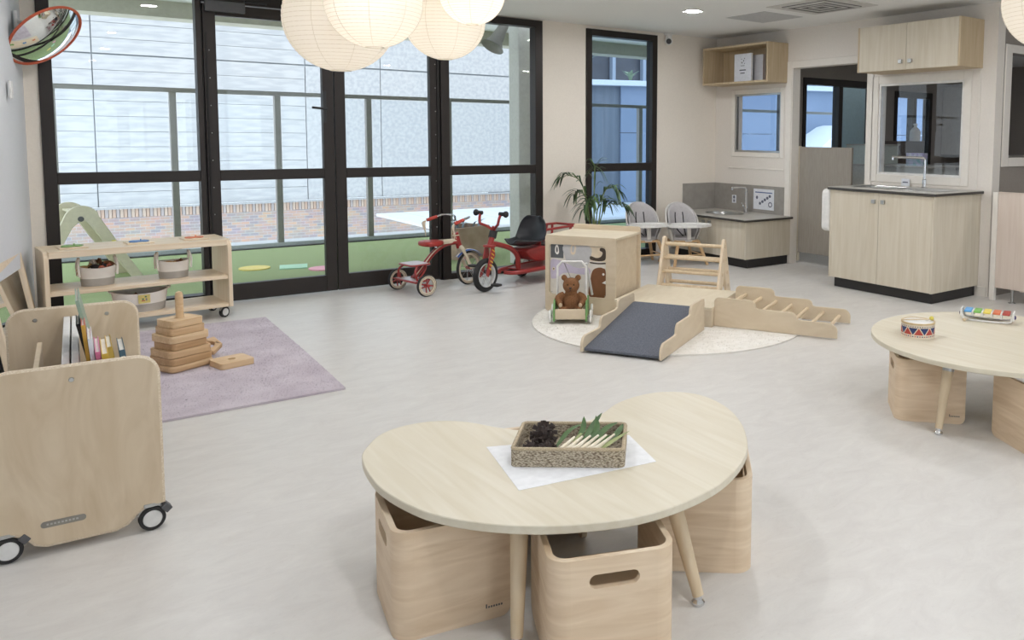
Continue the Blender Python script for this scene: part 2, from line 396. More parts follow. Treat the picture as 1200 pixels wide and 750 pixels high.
# adjoining-room windows
def black_window(name, x0, x1, z0, z1, mull=()):
    w = sroot(name); t = .06
    for a in ((x0, x0+t, z0, z1), (x1-t, x1, z0, z1)): post('frame_post', w, *a)
    for a in ((x0+t, x1-t, z0, z0+t), (x0+t, x1-t, z1-t-.03, z1)): post('frame_rail', w, *a)
    for mx in mull: post('frame_post', w, mx-.04, mx+.04, z0+t, z1-t-.03)
    bx('pane', GLASS_DIM, w, x0+t, GY+.004, z0+t, x1-t, GY+.012, z1-t, 0)
    return w
black_window('window_7', 6.95, 7.95, .9, 2.1); black_window('window_8', 8.28, 9.80, .9, 2.2, (9.05,)); black_window('window_9', 10.3, 11.25, .5, 2.1, (10.8,))

# ================================================================ OUTSIDE
turf_m = mat('artificial_turf', (158, 172, 122), .9, c2=(140, 156, 106), scale=90, bump=.4, bscale=700)
grd = MB().box(-4, GY+.07, -.12, 14, 10.66, -.01).build('ground_turf', turf_m); grd['kind'] = 'structure'
soffit_m = mat('soffit_paint', (222, 222, 220), .8); beam_m = mat('grey_green_beam', (172, 170, 154), .7)
struct(MB().box(-4, GY+.12, 2.86, 14, 10.9, 3.0).build('ceiling_terrace', soffit_m))
struct(MB().box(-4, 10.55, 2.68, 14, 10.9, 2.86).build('trim_3', beam_m))
kerb = thing('terrace_kerb', 'low dark terrace kerb with white capping beyond the green turf', 'kerb')
bx('kerb_face', mat('kerb_dark', (62, 64, 62), .7), kerb, -4, 10.66, -.12, 14, 10.86, .0, .004)
bx('kerb_capping', mat('kerb_white', (180, 185, 190), .5), kerb, -4, 10.70, .0, 14, 11.0, .05, .006)
rail_m = mat('balustrade_grey', (136, 134, 130), .5, .1)
bal = thing('glass_balustrade', 'tall terrace balustrade with grey posts and top rail beyond the turf', 'balustrade')
MB().box(-4, 10.70, 1.86, 14, 10.76, 1.91).build('top_rail', rail_m, bal, bevel=.004)
p0 = None
for i in range(-4, 10):
    x = 1.40+i*1.12
    if p0 is None: p0 = bx('rail_post', rail_m, bal, -.034, 10.70, .05, .034, 10.78, 1.86, .003, loc=(x, 0, 0))
    else: share(p0, 'rail_post', bal, (x, 0, 0))
gl = glassmat('balustrade_glass', (.95, .98, .99)); pn = None
for i in range(-4, 9):
    x = 1.40+i*1.12
    if pn is None: pn = bx('pane', gl, bal, .05, 10.735, .08, 1.07, 10.741, 1.85, 0, loc=(x, 0, 0))
    else: share(pn, 'pane', bal, (x, 0, 0))
struct(bx('trim_4', mat('column_paint', (212, 212, 206), .6), None, 4.20, 7.68, 0, 4.36, 7.90, 2.86, .01))
# neighbouring building
NB = thing('neighbour_building', 'pale panelled building with brick base filling the view through the doors', 'building', (0, 26, 0))
clad = mat('fibre_cement_panel', (166, 167, 168), .8, c2=(153, 155, 157), scale=9, detail=8, lo=.4, hi=.6)
joint = mat('dark_joint', (158, 164, 168), .9)
MB().box(-14, .08, -.62, 13.9, .6, 9).build('backing_wall', joint, NB)
rowz = [-.64+.409*k for k in range(10)]
def board(x0, x1, proto=[None]):
    for k in range(21):
        z = -.62+.4075*k + (.0 if k < 10 else .03)
        if proto[0] is None: proto[0] = MB().box(.0015, 0, .004, .9985, .08, .4015).build('panel', clad, NB, loc=(x0, 0, z)); proto[0].scale = (x1-x0, 1, 1)
        else: share(proto[0], 'panel', NB, (x0, 0, z), sc=(x1-x0, 1, 1))
for a, b in ((-9.1, -3.775), (-3.765, 1.575), (1.585, 6.92)): board(a, b)
bp = None
for x0, x1 in ((6.93, 9.22), (9.23, 11.5), (11.51, 13.9)):
    for z0, z1 in ((-.62, 1.38), (1.385, 3.45), (3.49, 5.5), (5.51, 8)):
        if (z0 == -.62): z1 = 3.45
        elif z0 == 1.385: continue
        o = MB().box(.006, 0, .004, x1-x0-.006, .08, z1-z0-.004).build('panel', clad, NB, loc=(x0, 0, z0))
def brick_material():
    m, nt, b = newmat('mottled_brick'); N, L = nt.nodes, nt.links
    b.inputs['Roughness'].default_value = .85
    tc = N.new('ShaderNodeTexCoord'); sx = N.new('ShaderNodeSeparateXYZ'); cx = N.new('ShaderNodeCombineXYZ')
    L.new(tc.outputs['Object'], sx.inputs[0]); L.new(sx.outputs['X'], cx.inputs['X']); L.new(sx.outputs['Z'], cx.inputs['Y'])
    br = N.new('ShaderNodeTexBrick'); br.inputs['Scale'].default_value = 1; br.inputs['Brick Width'].default_value = .24; br.inputs['Row Height'].default_value = .086; br.inputs['Mortar Size'].default_value = .008
    br.inputs['Color1'].default_value = (*lin((178, 148, 128)), 1); br.inputs['Color2'].default_value = (*lin((138, 132, 138)), 1); br.inputs['Mortar'].default_value = (*lin((164, 162, 160)), 1)
    L.new(cx.outputs[0], br.inputs['Vector'])
    nz = N.new('ShaderNodeTexNoise'); nz.inputs['Scale'].default_value = 3.2; L.new(cx.outputs[0], nz.inputs['Vector'])
    mx = N.new('ShaderNodeMix'); mx.data_type = 'RGBA'; mx.blend_type = 'MULTIPLY'; mx.inputs[0].default_value = .25
    L.new(br.outputs['Color'], mx.inputs[6]); L.new(nz.outputs['Color'], mx.inputs[7]); L.new(mx.outputs[2], b.inputs['Base Color'])
    return m
brick_m = brick_material()
MB().box(-14, .12, -4.5, 13.9, .6, -.92).build('brick_base', brick_m, NB)
# soldier course: upright bricks
sol = MB(); random.seed(3)
for k in range(252):
    sol.mat(k*7 % 3).box(-8+k*.0868, .10, -.915, -8+k*.0868+.074, .6, -.675)
s_ = sol.build('soldier_course', [mat('brick_tan', (172, 148, 132), .9), mat('brick_grey', (158, 150, 148), .9), mat('brick_pale', (178, 160, 146), .9)], NB); s_['kind'] = 'stuff'
MB().box(-14, -.06, -.675, 13.9, .1, -.63).build('brick_ledge', mat('ledge_grey', (150, 152, 154), .8), NB)
# darker building to the right with planted ledge
DB = thing('dark_building', 'dark panelled building with pale vertical fins seen through the slim window', 'building', (13.98, 27, 0))
dk = mat('dark_cladding', (64, 66, 72), .6, c2=(56, 58, 64), scale=2); fin = mat('pale_fin', (128, 138, 150), .6)
MB().box(0, .2, -5, 26, 1, 9).build('facade', dk, DB)
pf = None
for k in range(16):
    if pf is None: pf = MB().box(0, 0, -5, .16, .2, 9).build('fin', fin, DB, loc=(.4, 0, 0))
    else: share(pf, 'fin', DB, (.4+1.55*k, 0, 0))
LW = thing('ledge_wall', 'blue grey rendered wall with planted ledge seen through the slim window', 'wall', (11.0, 18.2, 0))
MB().box(0, 0, -5, 1.75, .4, 2.72).build('grey_render', mat('render_grey', (104, 112, 122), .8, c2=(94, 102, 112), scale=1.2, stretch=(6, 1, .3)), LW)
bp = None
for x0, x1 in ((1.76, 3.0), (3.02, 4.3), (4.32, 9), (9.02, 13.6)):
    MB().box(x0, -.1, -.35, x1, .4, 1.48).build('panel', mat('render_blue', (122, 136, 156), .7, c2=(114, 128, 148), scale=.8), LW)
    MB().box(x0, -.1, 1.50, x1, .4, 2.72).build('panel', MATS['render_blue'], LW)
MB().box(1.76, -.05, -5, 13.6, .4, -.36).build('lower_wall', MATS['render_blue'], LW)
MB().box(-.3, -.3, 2.72, 14, .7, 2.86).build('ledge', mat('ledge_white', (190, 198, 206), .6), LW, bevel=.01)
WR = thing('lower_roof', 'white lower roof beyond the terrace kerb', 'roof')
roofm = mat('white_metal_roof', (200, 204, 208), .4, c2=(192, 197, 202), scale=2)
rp = None
for k in range(16):
    x = 6.2+k*.62
    if rp is None: rp = MB().box(.0, 11.2, -.42, .6, 17.9, -.36).build('roof_sheet', roofm, WR, loc=(x, 0, 0), bevel=.004)
    else: share(rp, 'roof_sheet', WR, (x, 0, 0))
tag(bx('terrace_screen', mat('screen_pale', (206, 214, 206), .6), None, 10.0, 8.15, 0, 11.4, 8.2, 2.86, .004), 'pale screen on the terrace seen through the window beyond the doorway', 'screen')
tag(MB().prism([(0, -3), (1.6, -3), (1.6, 1.2), (1.1, 1.75), (.9, 1.7), (0, 1.1)], 0, 2, 'y').build('gable_wall', mat('gable_white', (216, 220, 224), .7), None, loc=(17.2, 14.6, 0)), 'white gabled wall outside, seen through the window beyond the doorway', 'wall')

# ================================================================ LIGHTS
ring_m = mat('downlight_ring', (225, 223, 220), .5)
def glow(watts):
    k = 'downlight_glow_%d' % watts
    return mat(k, (251, 252, 255), .5, emit=watts/(pi*pi*.076**2))   # the glowing disc is the lamp itself
def downlight(x, y, label, w=None):
    t = thing('downlight', label, 'light', (x, y, CZ), 0, 'round ceiling downlights')
    MB().lathe([(.075, 0), (.10, 0), (.10, -.008), (.094, -.012), (.075, -.006)], 28).build('trim_ring', ring_m, t)
    MB().lathe([(.0001, -.009), (.05, -.008), (.076, -.004), (.076, -.001), (.0001, -.001)], 28).build('diffuser', glow(w or DOWNLIGHT_W), t)
    return t
downlight(5.05, 5.86, 'round white downlight lit in the ceiling above the far sink corner', 22)
for i, (x, y) in enumerate(((1.0, 5.86), (3.05, 5.86), (.9, 3.2), (3.05, 3.3), (5.05, 3.3), (1.0, .9), (3.05, .9), (5.05, .9), (7.4, 1.5), (1.0, -1.5), (4.0, -1.5))):  # last two are unseen lamps added behind the camera to fill upright faces
    downlight(x, y, 'downlight lit in the ceiling above '+['the low pine shelf', 'the doors and tricycles', 'the book box', 'the kidney table and lanterns', 'the round table', 'the floor left in front of the camera', 'the floor right in front of the camera', 'the floor far right in front of the camera', 'the room behind the low partition', 'the unseen back left behind the camera, added as fill', 'the unseen back right behind the camera, added as fill'][i])
downlight(8.3, 5.2, 'round downlight lit in the ceiling just beyond the doorway', 11); downlight(11.4, 5.2, 'round downlight lit in the ceiling of the far end of the next room', 12)

paper_m, nt, b = newmat('lantern_paper')
N, L = nt.nodes, nt.links
tr_ = N.new('ShaderNodeBsdfTranslucent'); tr_.inputs[0].default_value = (.95, .91, .83, 1); df = N.new('ShaderNodeBsdfDiffuse'); df.inputs[0].default_value = (.92, .91, .89, 1)
mxs = N.new('ShaderNodeMixShader'); mxs.inputs[0].default_value = .5
L.new(df.outputs[0], mxs.inputs[1]); L.new(tr_.outputs[0], mxs.inputs[2]); L.new(mxs.outputs[0], N['Material Output'].inputs[0])
rib_m = mat('lantern_rib', (226, 219, 206), .7)
bulb_m = mat('lantern_bulb', (255, 236, 205), .5, emit=4)
def lantern(x, y, z, r, label, w=LANTERN_W, turn=0.0):
    t = thing('paper_lantern', label, 'lantern', (x, y, z), turn, 'round paper lanterns')
    zz = [r*sin(a) for a in [radians(-79+158*i/64) for i in range(65)]]
    b = MB()
    prof = [((r*r-q*q)**.5*(1-.006*(i % 2)), q*.97) for i, q in enumerate(zz)]
    b.lathe(prof, 48, caps=False).build('paper_shade', paper_m, t, sharp=60)
    rb = MB()
    for i in range(2, 63, 2):
        q = zz[i]; rr_ = (r*r-q*q)**.5*1.0005; rb.tube([(rr_*cos(2*pi*k/40), rr_*sin(2*pi*k/40), q*.97) for k in range(40)], .0010, 4, closed=True)
    for k in range(8):
        a = 2*pi*k/8; rb.tube([(((r*r-q*q)**.5+.0005)*cos(a), ((r*r-q*q)**.5+.0005)*sin(a), q*.97) for q in zz[::4]], .0011, 4)
    o = rb.build('wire_ribs', rib_m, t); o['kind'] = 'stuff'
    MB().torus((0, 0, zz[-1]*.97), prof[-1][0], .003, 'z', 24, 6).build('top_ring', rib_m, t)
    MB().torus((0, 0, zz[0]*.97), prof[0][0], .003, 'z', 24, 6).build('bottom_ring', rib_m, t)
    MB().cyl((0, 0, zz[-1]*.97), (0, 0, CZ-z), .003, n=6).build('cord', white_plastic, t)
    MB().ball((0, 0, .02), .03).cyl((0, 0, .04), (0, 0, zz[-1]*.97), .012).build('bulb', bulb_m, t)
    Lp = bpy.data.lights.new('lantern_lamp', 'POINT'); Lp.energy = w; Lp.color = (1, .92, .82); Lp.shadow_soft_size = .05
    o = bpy.data.objects.new('lantern_lamp', Lp); COL.objects.link(o); o.parent = t; o.location = (0, 0, -.02)
LANT = [((398, 22), 63, 4.6, 'large white paper lantern hanging furthest left, behind its neighbour'),
        ((438, 2), 55.5, 4.1, 'cream paper lantern hanging in front of the large left one'),
        ((521, 24), 47, 5.3, 'warm cream paper lantern hanging lowest behind a smaller one'),
        ((553, -8), 38, 4.7, 'small cream paper lantern overlapping the right of the cluster'),
        ((1236, 2), 58, 4.6, 'cream paper lantern half hidden at the right above the round table')]
def ray(px, py): return rt*((px-PPX)/F)-up*((py-PPY)/F)+fw
for i, (c, rp_, dist, lb) in enumerate(LANT):
    p = ray(*c)*dist
    lantern(p.x, p.y, p.z+1.4, rp_/F*dist, lb, LANTERN_W*(1.0 if i < 4 else .8), i*.35)

# ================================================================ KIDNEY TABLE AND ITS STOOLS
KID = [[0.82, 2.544], [0.852, 2.608], [0.93, 2.702], [1.017, 2.74], [1.114, 2.732], [1.187, 2.691], [1.239, 2.631], [1.287, 2.54], [1.33, 2.475], [1.385, 2.425], [1.45, 2.393], [1.527, 2.384], [1.598, 2.397], [1.679, 2.432], [1.782, 2.490], [1.9, 2.515], [2.001, 2.501], [2.08, 2.44], [2.115, 2.343], [2.092, 2.196], [2.018, 2.045], [1.92, 1.917], [1.835, 1.835], [1.729, 1.767], [1.615, 1.716], [1.506, 1.69], [1.395, 1.681], [1.285, 1.691], [1.19, 1.723], [1.10, 1.768], [1.036, 1.81], [0.965, 1.873], [0.892, 1.96], [0.836, 2.06], [0.804, 2.176], [0.789, 2.299], [0.797, 2.429]]
TX, TY = 1.45, 2.15
kt = thing('kidney_table', 'low kidney shaped pale wood table holding the woven tray', 'table', (TX, TY, 0))
MB().prism(smooth_loop([(x-TX, y-TY) for x, y in KID], 4), .345, .37).build('tabletop', top_wood, kt, bevel=.003)
def table_leg(par, x0, y0, x1, y1, cut=.93):
    """splayed tapered leg from floor point to its top under the tabletop"""
    a, b = Vector((x0, y0, .028)), Vector((x1, y1, .345)); d = (b-a)
    l = MB().tube([a, a+d*cut, ], [.017, .027], 20).build('leg', leg_wood, par)
    c = MB().cyl(a+d*cut, b, .0275, .0275, 20).build('collar', steel, l)
    f = MB().lathe([(.0, 0), (.017, 0), (.02, .003), (.02, .006)], 16, (x0, y0, 0)).lathe([(.02, .006), (.02, .010), (.012, .018), (.010, .03)], 16, (x0, y0, 0)).build('foot', chrome, l)
    return l
for a in ((1.551, 1.743, 1.515, 1.845), (1.018, 1.888, 1.065, 1.955), (1.98, 2.40, 1.90, 2.33), (.93, 2.58, 1.0, 2.52)):
    table_leg(kt, a[0]-TX, a[1]-TY, a[2]-TX, a[3]-TY)
SW, SD, SH, ST, SR = .345, .33, .31, .018, .055
def make_stool(label, loc, rz):
    t = thing('cube_stool', label, 'stool', loc, rz, 'bent plywood cube stools')
    w, d, h = SW/2, SD/2, SH
    b = MB()
    # back wall with a stadium handle slot
    slot = rr(-.068, h-.083, .068, h-.045, .0189, 6)
    b.prism([(-w+SR, 0), (w-SR, 0), (w-SR, h), (-w+SR, h)], -d, -d+ST, 'y', [slot])
    # bent corners
    for sx in (-1, 1):
        cx, cy = sx*(w-SR), -d+SR; n = 8; prof = []
        for k in range(n+1):
            a = -pi/2+sx*(pi/2*k/n); prof.append((cos(a) if 1 else 0, sin(a)))
        prof = [(cx+SR*c, cy+SR*s_) for c, s_ in [(sx*sin(pi/2*k/n), -cos(pi/2*k/n)) for k in range(n+1)]]
        inn = [(cx+(SR-ST)*c, cy+(SR-ST)*s_) for c, s_ in [(sx*sin(pi/2*k/n), -cos(pi/2*k/n)) for k in range(n+1)]]
        b.prism(prof+inn[::-1], 0, h)
        # side wall with rounded free corners
        r = .03; y0, y1 = -d+SR, d
        out = [(y0, 0)]+[(y1-r+r*sin(pi/2*k/5), r-r*cos(pi/2*k/5)) for k in range(6)]+[(y1-r+r*cos(pi/2*k/5), h-r+r*sin(pi/2*k/5)) for k in range(6)]+[(y0, h)]
        xa, xb = sorted((sx*w, sx*(w-ST)))
        b.prism(out, xa, xb, 'x')
    b.build('bent_shell', ply_stool, t, sharp=30)
    # pale top edge of the bent sheet
    path = [(-w+ST/2, d-.03), (-w+ST/2, -d+SR)]+[(-w+SR-(SR-ST/2)*cos(pi/2*k/6), -d+SR-(SR-ST/2)*sin(pi/2*k/6)) for k in range(1, 7)]
    path += [(-x, y) for x, y in path[::-1]]
    rows = []
    for i, (x, y) in enumerate(path):
        p_, q_ = Vector(path[max(i-1, 0)]), Vector(path[min(i+1, len(path)-1)]); t_ = (q_-p_).normalized(); n_ = Vector((-t_.y, t_.x))*ST*.47
        rows.append([(x+n_.x, y+n_.y, h), (x+n_.x*.9, y+n_.y*.9, h+.0008), (x-n_.x*.9, y-n_.y*.9, h+.0008), (x-n_.x, y-n_.y, h)])
    MB().strip(rows).build('rim_edge', ply_edge, t)
    bx('seat', ply_stool, t, -w+ST, -d+ST, .135, w-ST, d-.02, .153, .002)
    m = MB()
    for sx in (1,):
        x = sx*(w+.0006)
        m.box(min(x, sx*w), d-.075, .036, max(x, sx*w), d-.071, .048)
        for k in range(6): m.box(min(x, sx*w), d-.068+k*.0075, .036, max(x, sx*w), d-.063+k*.0075, .0415)
    m.build('maker_mark', grey_plastic, t)
    return t
st = make_stool('plywood cube stool with slot, tucked under the left end of the kidney table', (.947, 2.236, 0), radians(-100))
for lb, loc, r in (('plywood cube stool with handle slot facing out, under front of the kidney table', (1.24, 1.807, 0), -21.3),
                   ('plywood cube stool under the right end of the kidney table, behind its leg', (1.788, 2.004, 0), 49.2),
                   ('plywood cube stool behind the kidney table, only its curved rim showing', (1.385, 2.476, 0), 162),
                   ('plywood cube stool under the left edge of the round table', (3.624, 2.346, 0), -137.4),
                   ('plywood cube stool at the front of the round table, cut by the picture edge', (3.672, 1.735, 0), -26.7)):
    dup(st, loc, radians(r), lb)
# paper and woven tray
sheet = MB().prism([(1.177, 2.385), (1.103, 2.028), (1.554, 1.955), (1.62, 2.19)], .3702, .3712).build('paper_sheet', mat('white_paper', (240, 241, 243), .7))
tag(sheet, 'white paper sheet lying under the woven tray on the kidney table', 'paper')
def weave_material():
    m, nt, b = newmat('woven_seagrass'); N, L = nt.nodes, nt.links
    b.inputs['Roughness'].default_value = .8
    tc = N.new('ShaderNodeTexCoord')
    vo = N.new('ShaderNodeTexVoronoi'); vo.inputs['Scale'].default_value = 230; mp = N.new('ShaderNodeMapping'); mp.inputs['Scale'].default_value = (.55, .55, 1.25); mp.inputs['Rotation'].default_value = (.2, .3, .5)
    L.new(tc.outputs['Object'], mp.inputs[0]); L.new(mp.outputs[0], vo.inputs['Vector'])
    r = N.new('ShaderNodeValToRGB'); r.color_ramp.elements[0].color = (*lin((204, 192, 170)), 1); r.color_ramp.elements[1].color = (*lin((112, 96, 76)), 1); r.color_ramp.elements[0].position = .25; r.color_ramp.elements[1].position = .85
    L.new(vo.outputs['Distance'], r.inputs[0]); L.new(r.outputs[0], b.inputs['Base Color'])
    bp = N.new('ShaderNodeBump'); bp.inputs['Strength'].default_value = .8; bp.inputs['Distance'].default_value = .003; bp.invert = True
    L.new(vo.outputs['Distance'], bp.inputs['Height']); L.new(bp.outputs[0], b.inputs['Normal'])
    return m
weave = weave_material()
ty0 = radians(-38)
tray = thing('woven_tray', 'shallow rectangular woven tray on white paper on the kidney table', 'tray', (1.376, 2.176, .3714), ty0)
# local x along the front edge, y away from the camera
tw, td, th = .178, .120, .055
b = MB()
o1 = rr(-tw, -td, tw, td, .018, 5); i1 = rr(-tw+.010, -td+.010, tw-.010, td-.010, .012, 5)
b.prism(o1, 0, th, holes=[i1]); b.build('woven_wall', weave, tray, bevel=.002)
MB().prism(rr(-tw+.004, -td+.004, tw-.004, td-.004, .015, 5), .001, .008).build('woven_base', weave, tray)
rim = [(x, y, th+.001) for x, y in rr(-tw+.005, -td+.005, tw-.005, td-.005, .015, 5)]
MB().tube(rim, .0065, 8, closed=True).build('rolled_rim', mat('rim_cane', (196, 180, 152), .7, c2=(166, 148, 120), scale=300), tray)
def tl(x, y, z): # tray local -> world
    return (1.376+x*cos(ty0)-y*sin(ty0), 2.176+x*sin(ty0)+y*cos(ty0), .3714+z)
pod_m = mat('dark_cone_scale', (66, 52, 46), .75, c2=(44, 34, 31), scale=90)
def pine_cone(c, r, n, rings, label, tilt):
    b = MB(); b.ball((0, 0, 0), r*.72, n=12, m=8)
    for i in range(rings):
        th_ = .35+2.2*i/(rings-1); m = max(4, int(n*sin(th_)))
        for k in range(m):
            ph = 2*pi*(k+.5*(i % 2))/m
            d = Vector((sin(th_)*cos(ph), sin(th_)*sin(ph), cos(th_))); u = Vector((-sin(ph), cos(ph), 0)); v = d.cross(u)
            p = d*r*.70; q = d*r*1.04+v*(-.1*r); w_ = r*.26
            vs = [p-u*w_*.6, p+u*w_*.6, q+u*w_, q-u*w_, q+d*r*.03+v*.12*r, p+v*.12*r]
            b.add([tuple(x) for x in vs], [(0, 1, 2, 3), (3, 2, 4), (0, 3, 4, 5), (1, 5, 4, 2), (0, 5, 1)])
    o = b.build('pine_cone', pod_m, None, loc=c, rot=tilt, sharp=20)
    return tag(o, label, 'pine cone', 'dark cones in the woven tray')
pine_cone(tl(-.092, .020, .050), .044, 9, 6, 'larger dark brown cone with open scales in the left of the tray', (.5, .2, 0))
pine_cone(tl(-.122, -.055, .036), .028, 7, 5, 'small dark cone in the front left corner of the tray', (1.1, .3, .4))
pine_cone(tl(-.070, -.060, .037), .029, 7, 5, 'small dark cone at the front of the tray beside the pale stalks', (.9, -.4, 1.2))
leaf_g = mat('leaf_green', (86, 116, 66), .5, c2=(66, 96, 52), scale=30); leaf_p = mat('leaf_pale', (164, 172, 120), .5, c2=(146, 156, 104), scale=30)
stalk_m = mat('pale_stalk', (238, 230, 212), .5, c2=(226, 214, 188), scale=40)
def blade(b, pts, w, fold=.25):
    P = smooth_path(pts, 5); n = len(P); rows = []
    for i, p in enumerate(P):
        t = i/(n-1); d = (P[min(i+1, n-1)]-P[max(i-1, 0)]).normalized(); s_ = d.cross(Vector((0, 0, 1)))
        if s_.length < .05: s_ = d.cross(Vector((1, 0, 0)))
        s_.normalize(); nn = s_.cross(d); ww = w*(sin(pi*min(1, .12+t*.88))**.7 if t < 1 else 0.02)
        rows.append([p+s_*ww+nn*ww*fold, p, p-s_*ww+nn*ww*fold])
    b.strip(rows); return b
LEAVES = [((-.045, -.03, .03), (-.01, .03, .06), (.03, .075, .07), 'green leaf lying nearest the cones in the tray', leaf_g, .010),
          ((.015, -.01, .03), (.035, .04, .065), (.035, .075, .095), 'green leaf rising behind the pale stalks in the tray', leaf_g, .010),
          ((.035, -.02, .03), (.065, .04, .07), (.095, .085, .105), 'tallest green leaf blade standing up out of the tray', leaf_g, .012),
          ((.05, -.03, .03), (.08, .025, .065), (.075, .07, .10), 'upright green leaf beside the tallest blade in the tray', leaf_g, .011),
          ((.06, -.04, .03), (.11, .02, .07), (.15, .05, .085), 'broad green leaf bending right in the tray', leaf_g, .014),
          ((.05, -.06, .025), (.10, -.02, .05), (.16, .01, .06), 'low green leaf at the right of the tray', leaf_g, .013),
          ((.07, -.08, .02), (.12, -.05, .045), (.19, .0, .075), 'pale yellow green leaf over the right rim of the tray', leaf_p, .012),
          ((.0, -.085, .02), (.02, .0, .05), (.06, .07, .06), 'thin pale green leaf in the middle of the tray', leaf_p, .006),
          ((.11, -.02, .03), (.15, .05, .05), (.165, .105, .06), 'green leaf in the back right corner of the tray', leaf_g, .011)]
for p0, p1, p2, lb, m, w in LEAVES:
    o = blade(MB(), [p0, p1, p2], w).build('leaf', m, None, loc=tl(0, 0, 0), rz=ty0); tag(o, lb, 'leaf', 'cut leaves in the woven tray')
for k in range(6):
    x = -.045+k*.022; b = MB().tube([(x, -.100, .034+.004*(k % 3)), (x+.03, -.055, .044), (x+.055+.004*k, .0, .052+.002*k)], [.0075, .007, .004], 8)
    o = b.build('stalk', stalk_m, None, loc=tl(0, 0, 0), rz=ty0)
    tag(o, ['pale cut stalk nearest the dark cones in the woven tray', 'pale cut stalk second from the dark cones in the tray', 'pale cut stalk third from the dark cones in the tray', 'pale cut stalk under the tall green blades in the tray', 'pale cut stalk second from the right in the tray', 'pale cut stalk furthest right in the woven tray'][k], 'stalk', 'pale cut stalks in the woven tray')

# ================================================================ ROUND TABLE
RTX, RTY, RTR = 3.971, 2.144, .643
rtab = thing('round_table', 'low round pale wood table holding the drum and xylophone', 'table', (RTX, RTY, 0))
MB().prism(circ(0, 0, RTR, 96), .345, .37).build('tabletop', top_wood, rtab, bevel=.003)
for k in range(4):
    a = math.atan2(2.113-RTY, 3.392-RTX)+k*pi/2; table_leg(rtab, .58*cos(a), .58*sin(a), .50*cos(a), .50*sin(a), .84)
# drum with painted triangles
dm = thing('toy_drum', 'toy drum with red and blue triangles standing on the round table', 'drum', (3.672, 2.43, .37), .3)
cream = mat('drum_cream', (232, 218, 196), .5); redp = mat('print_red', (190, 74, 62), .5); bluep = mat('print_blue', (48, 62, 112), .5)
DR, DH = .083, .080
MB().lathe([(.0, 0), (DR, 0), (DR, DH), (DR-.004, DH), (DR-.004, .004)], 40, caps=False).build('shell', cream, dm)
b = MB()
def patch(b, pts, r):
    n = len(pts); b.add([(r*cos(a), r*sin(a), z) for a, z in pts], [tuple(range(n))])
for k in range(9):
    for j in (0, 1):
        a0 = 2*pi*(k+j*.5)/9; hw = 2*pi/9*.40
        z0, z1 = (.022, .057) if j == 0 else (.057, .022)
        b.mat(0 if j == 0 else 1)
        for s_ in range(6):
            u0_, u1_ = -1+s_/3, -1+(s_+1)/3
            f = lambda u: z0+(z1-z0)*(1-abs(u))
            patch(b, [(a0+u0_*hw, z0), (a0+u1_*hw, z0), (a0+u1_*hw, f(u1_)), (a0+u0_*hw, f(u0_))], DR+.0006)
for k in range(44):
    a0 = 2*pi*k/44; b.mat(1); w_ = .04
    patch(b, [(a0-w_, .061), (a0+w_, .061), (a0, .068)], DR+.0006)
    b.mat(0 if k % 2 else 1); patch(b, [(a0-w_, .011), (a0+w_, .011), (a0+w_, .016), (a0-w_, .016)], DR+.0006)
b.build('printed_triangles', [redp, bluep], dm, sharp=80)
MB().lathe([(DR+.003, DH-.006), (DR+.003, DH+.002), (DR-.004, DH+.002), (DR-.004, DH-.006)], 40, caps=False).build('hoop', wood('drum_hoop', (220, 198, 160), (200, 174, 130)), dm)
MB().prism(circ(0, 0, DR-.004, 32), DH-.004, DH-.001).build('drumhead', white_paint, dm)
ml = thing('drumstick', 'wooden beater with a yellow ball lying across the toy drum', 'drumstick', (3.672, 2.43, .37+DH+.0025), -.62)
MB().tube([(-.088, 0, .004), (.068, 0, .006)], .004, 8).build('stick', leg_wood, ml)
MB().ball((.071, 0, .011), .0115).build('ball_head', mat('yellow_ball', (224, 208, 96), .4), ml)
# xylophone
xa = math.atan2(2.262-2.505, 4.345-4.235)
xy = thing('toy_xylophone', 'white toy xylophone with five coloured bars on the round table', 'xylophone', (4.30, 2.40, .37), xa)
b = MB()
for s_ in (-1, 1):
    b.tube(smooth_path([(-.135, s_*.042, .06), (-.128, s_*.042, .03), (-.10, s_*.042, .008), (.10, s_*.042, .008), (.128, s_*.042, .03), (.135, s_*.042, .06)], 5), .0055, 8)
b.build('frame', white_plastic, xy)
for x in (-.137, .137): bx('end_plate', white_plastic, xy, x-.004, -.048, .02, x+.004, .048, .066, .003)
for x in (-1, 1): MB().ball((x*.143, 0, .034), .012, (.6, 1, 1)).build('end_knob', mat('purple_plastic', (74, 60, 108), .4), xy)
for x in (.0,):
    MB().tube([(-.13, .022, .048), (.13, .022, .048)], .002, 6).tube([(-.13, -.022, .048), (.13, -.022, .048)], .002, 6).build('bar_rods', chrome, xy)
for k, (nm, c) in enumerate((('blue', (82, 160, 220)), ('green', (122, 186, 84)), ('yellow', (236, 214, 92)), ('orange', (226, 122, 78)), ('red', (184, 74, 64)))):
    x = -.10+k*.05
    bx('bar', mat('bar_'+nm, c, .35), xy, x-.020, -.055, .050, x+.020, .055, .060, .004)['label'] = nm+' bar'
for k in range(4): MB().box(-.075+k*.05-.006, -.046, .030, -.075+k*.05+.006, .046, .056).build('divider', white_plastic, xy, bevel=.002)
mb = MB().ball((0, 0, .010), .010).tube([(0, 0, .010), (.11, .02, .008)], .003, 8)
tag(mb.build('xylophone_beater', leg_wood, None, loc=(4.19, 2.475, .37), rz=-.35), 'small wooden beater lying at the end of the xylophone', 'beater')

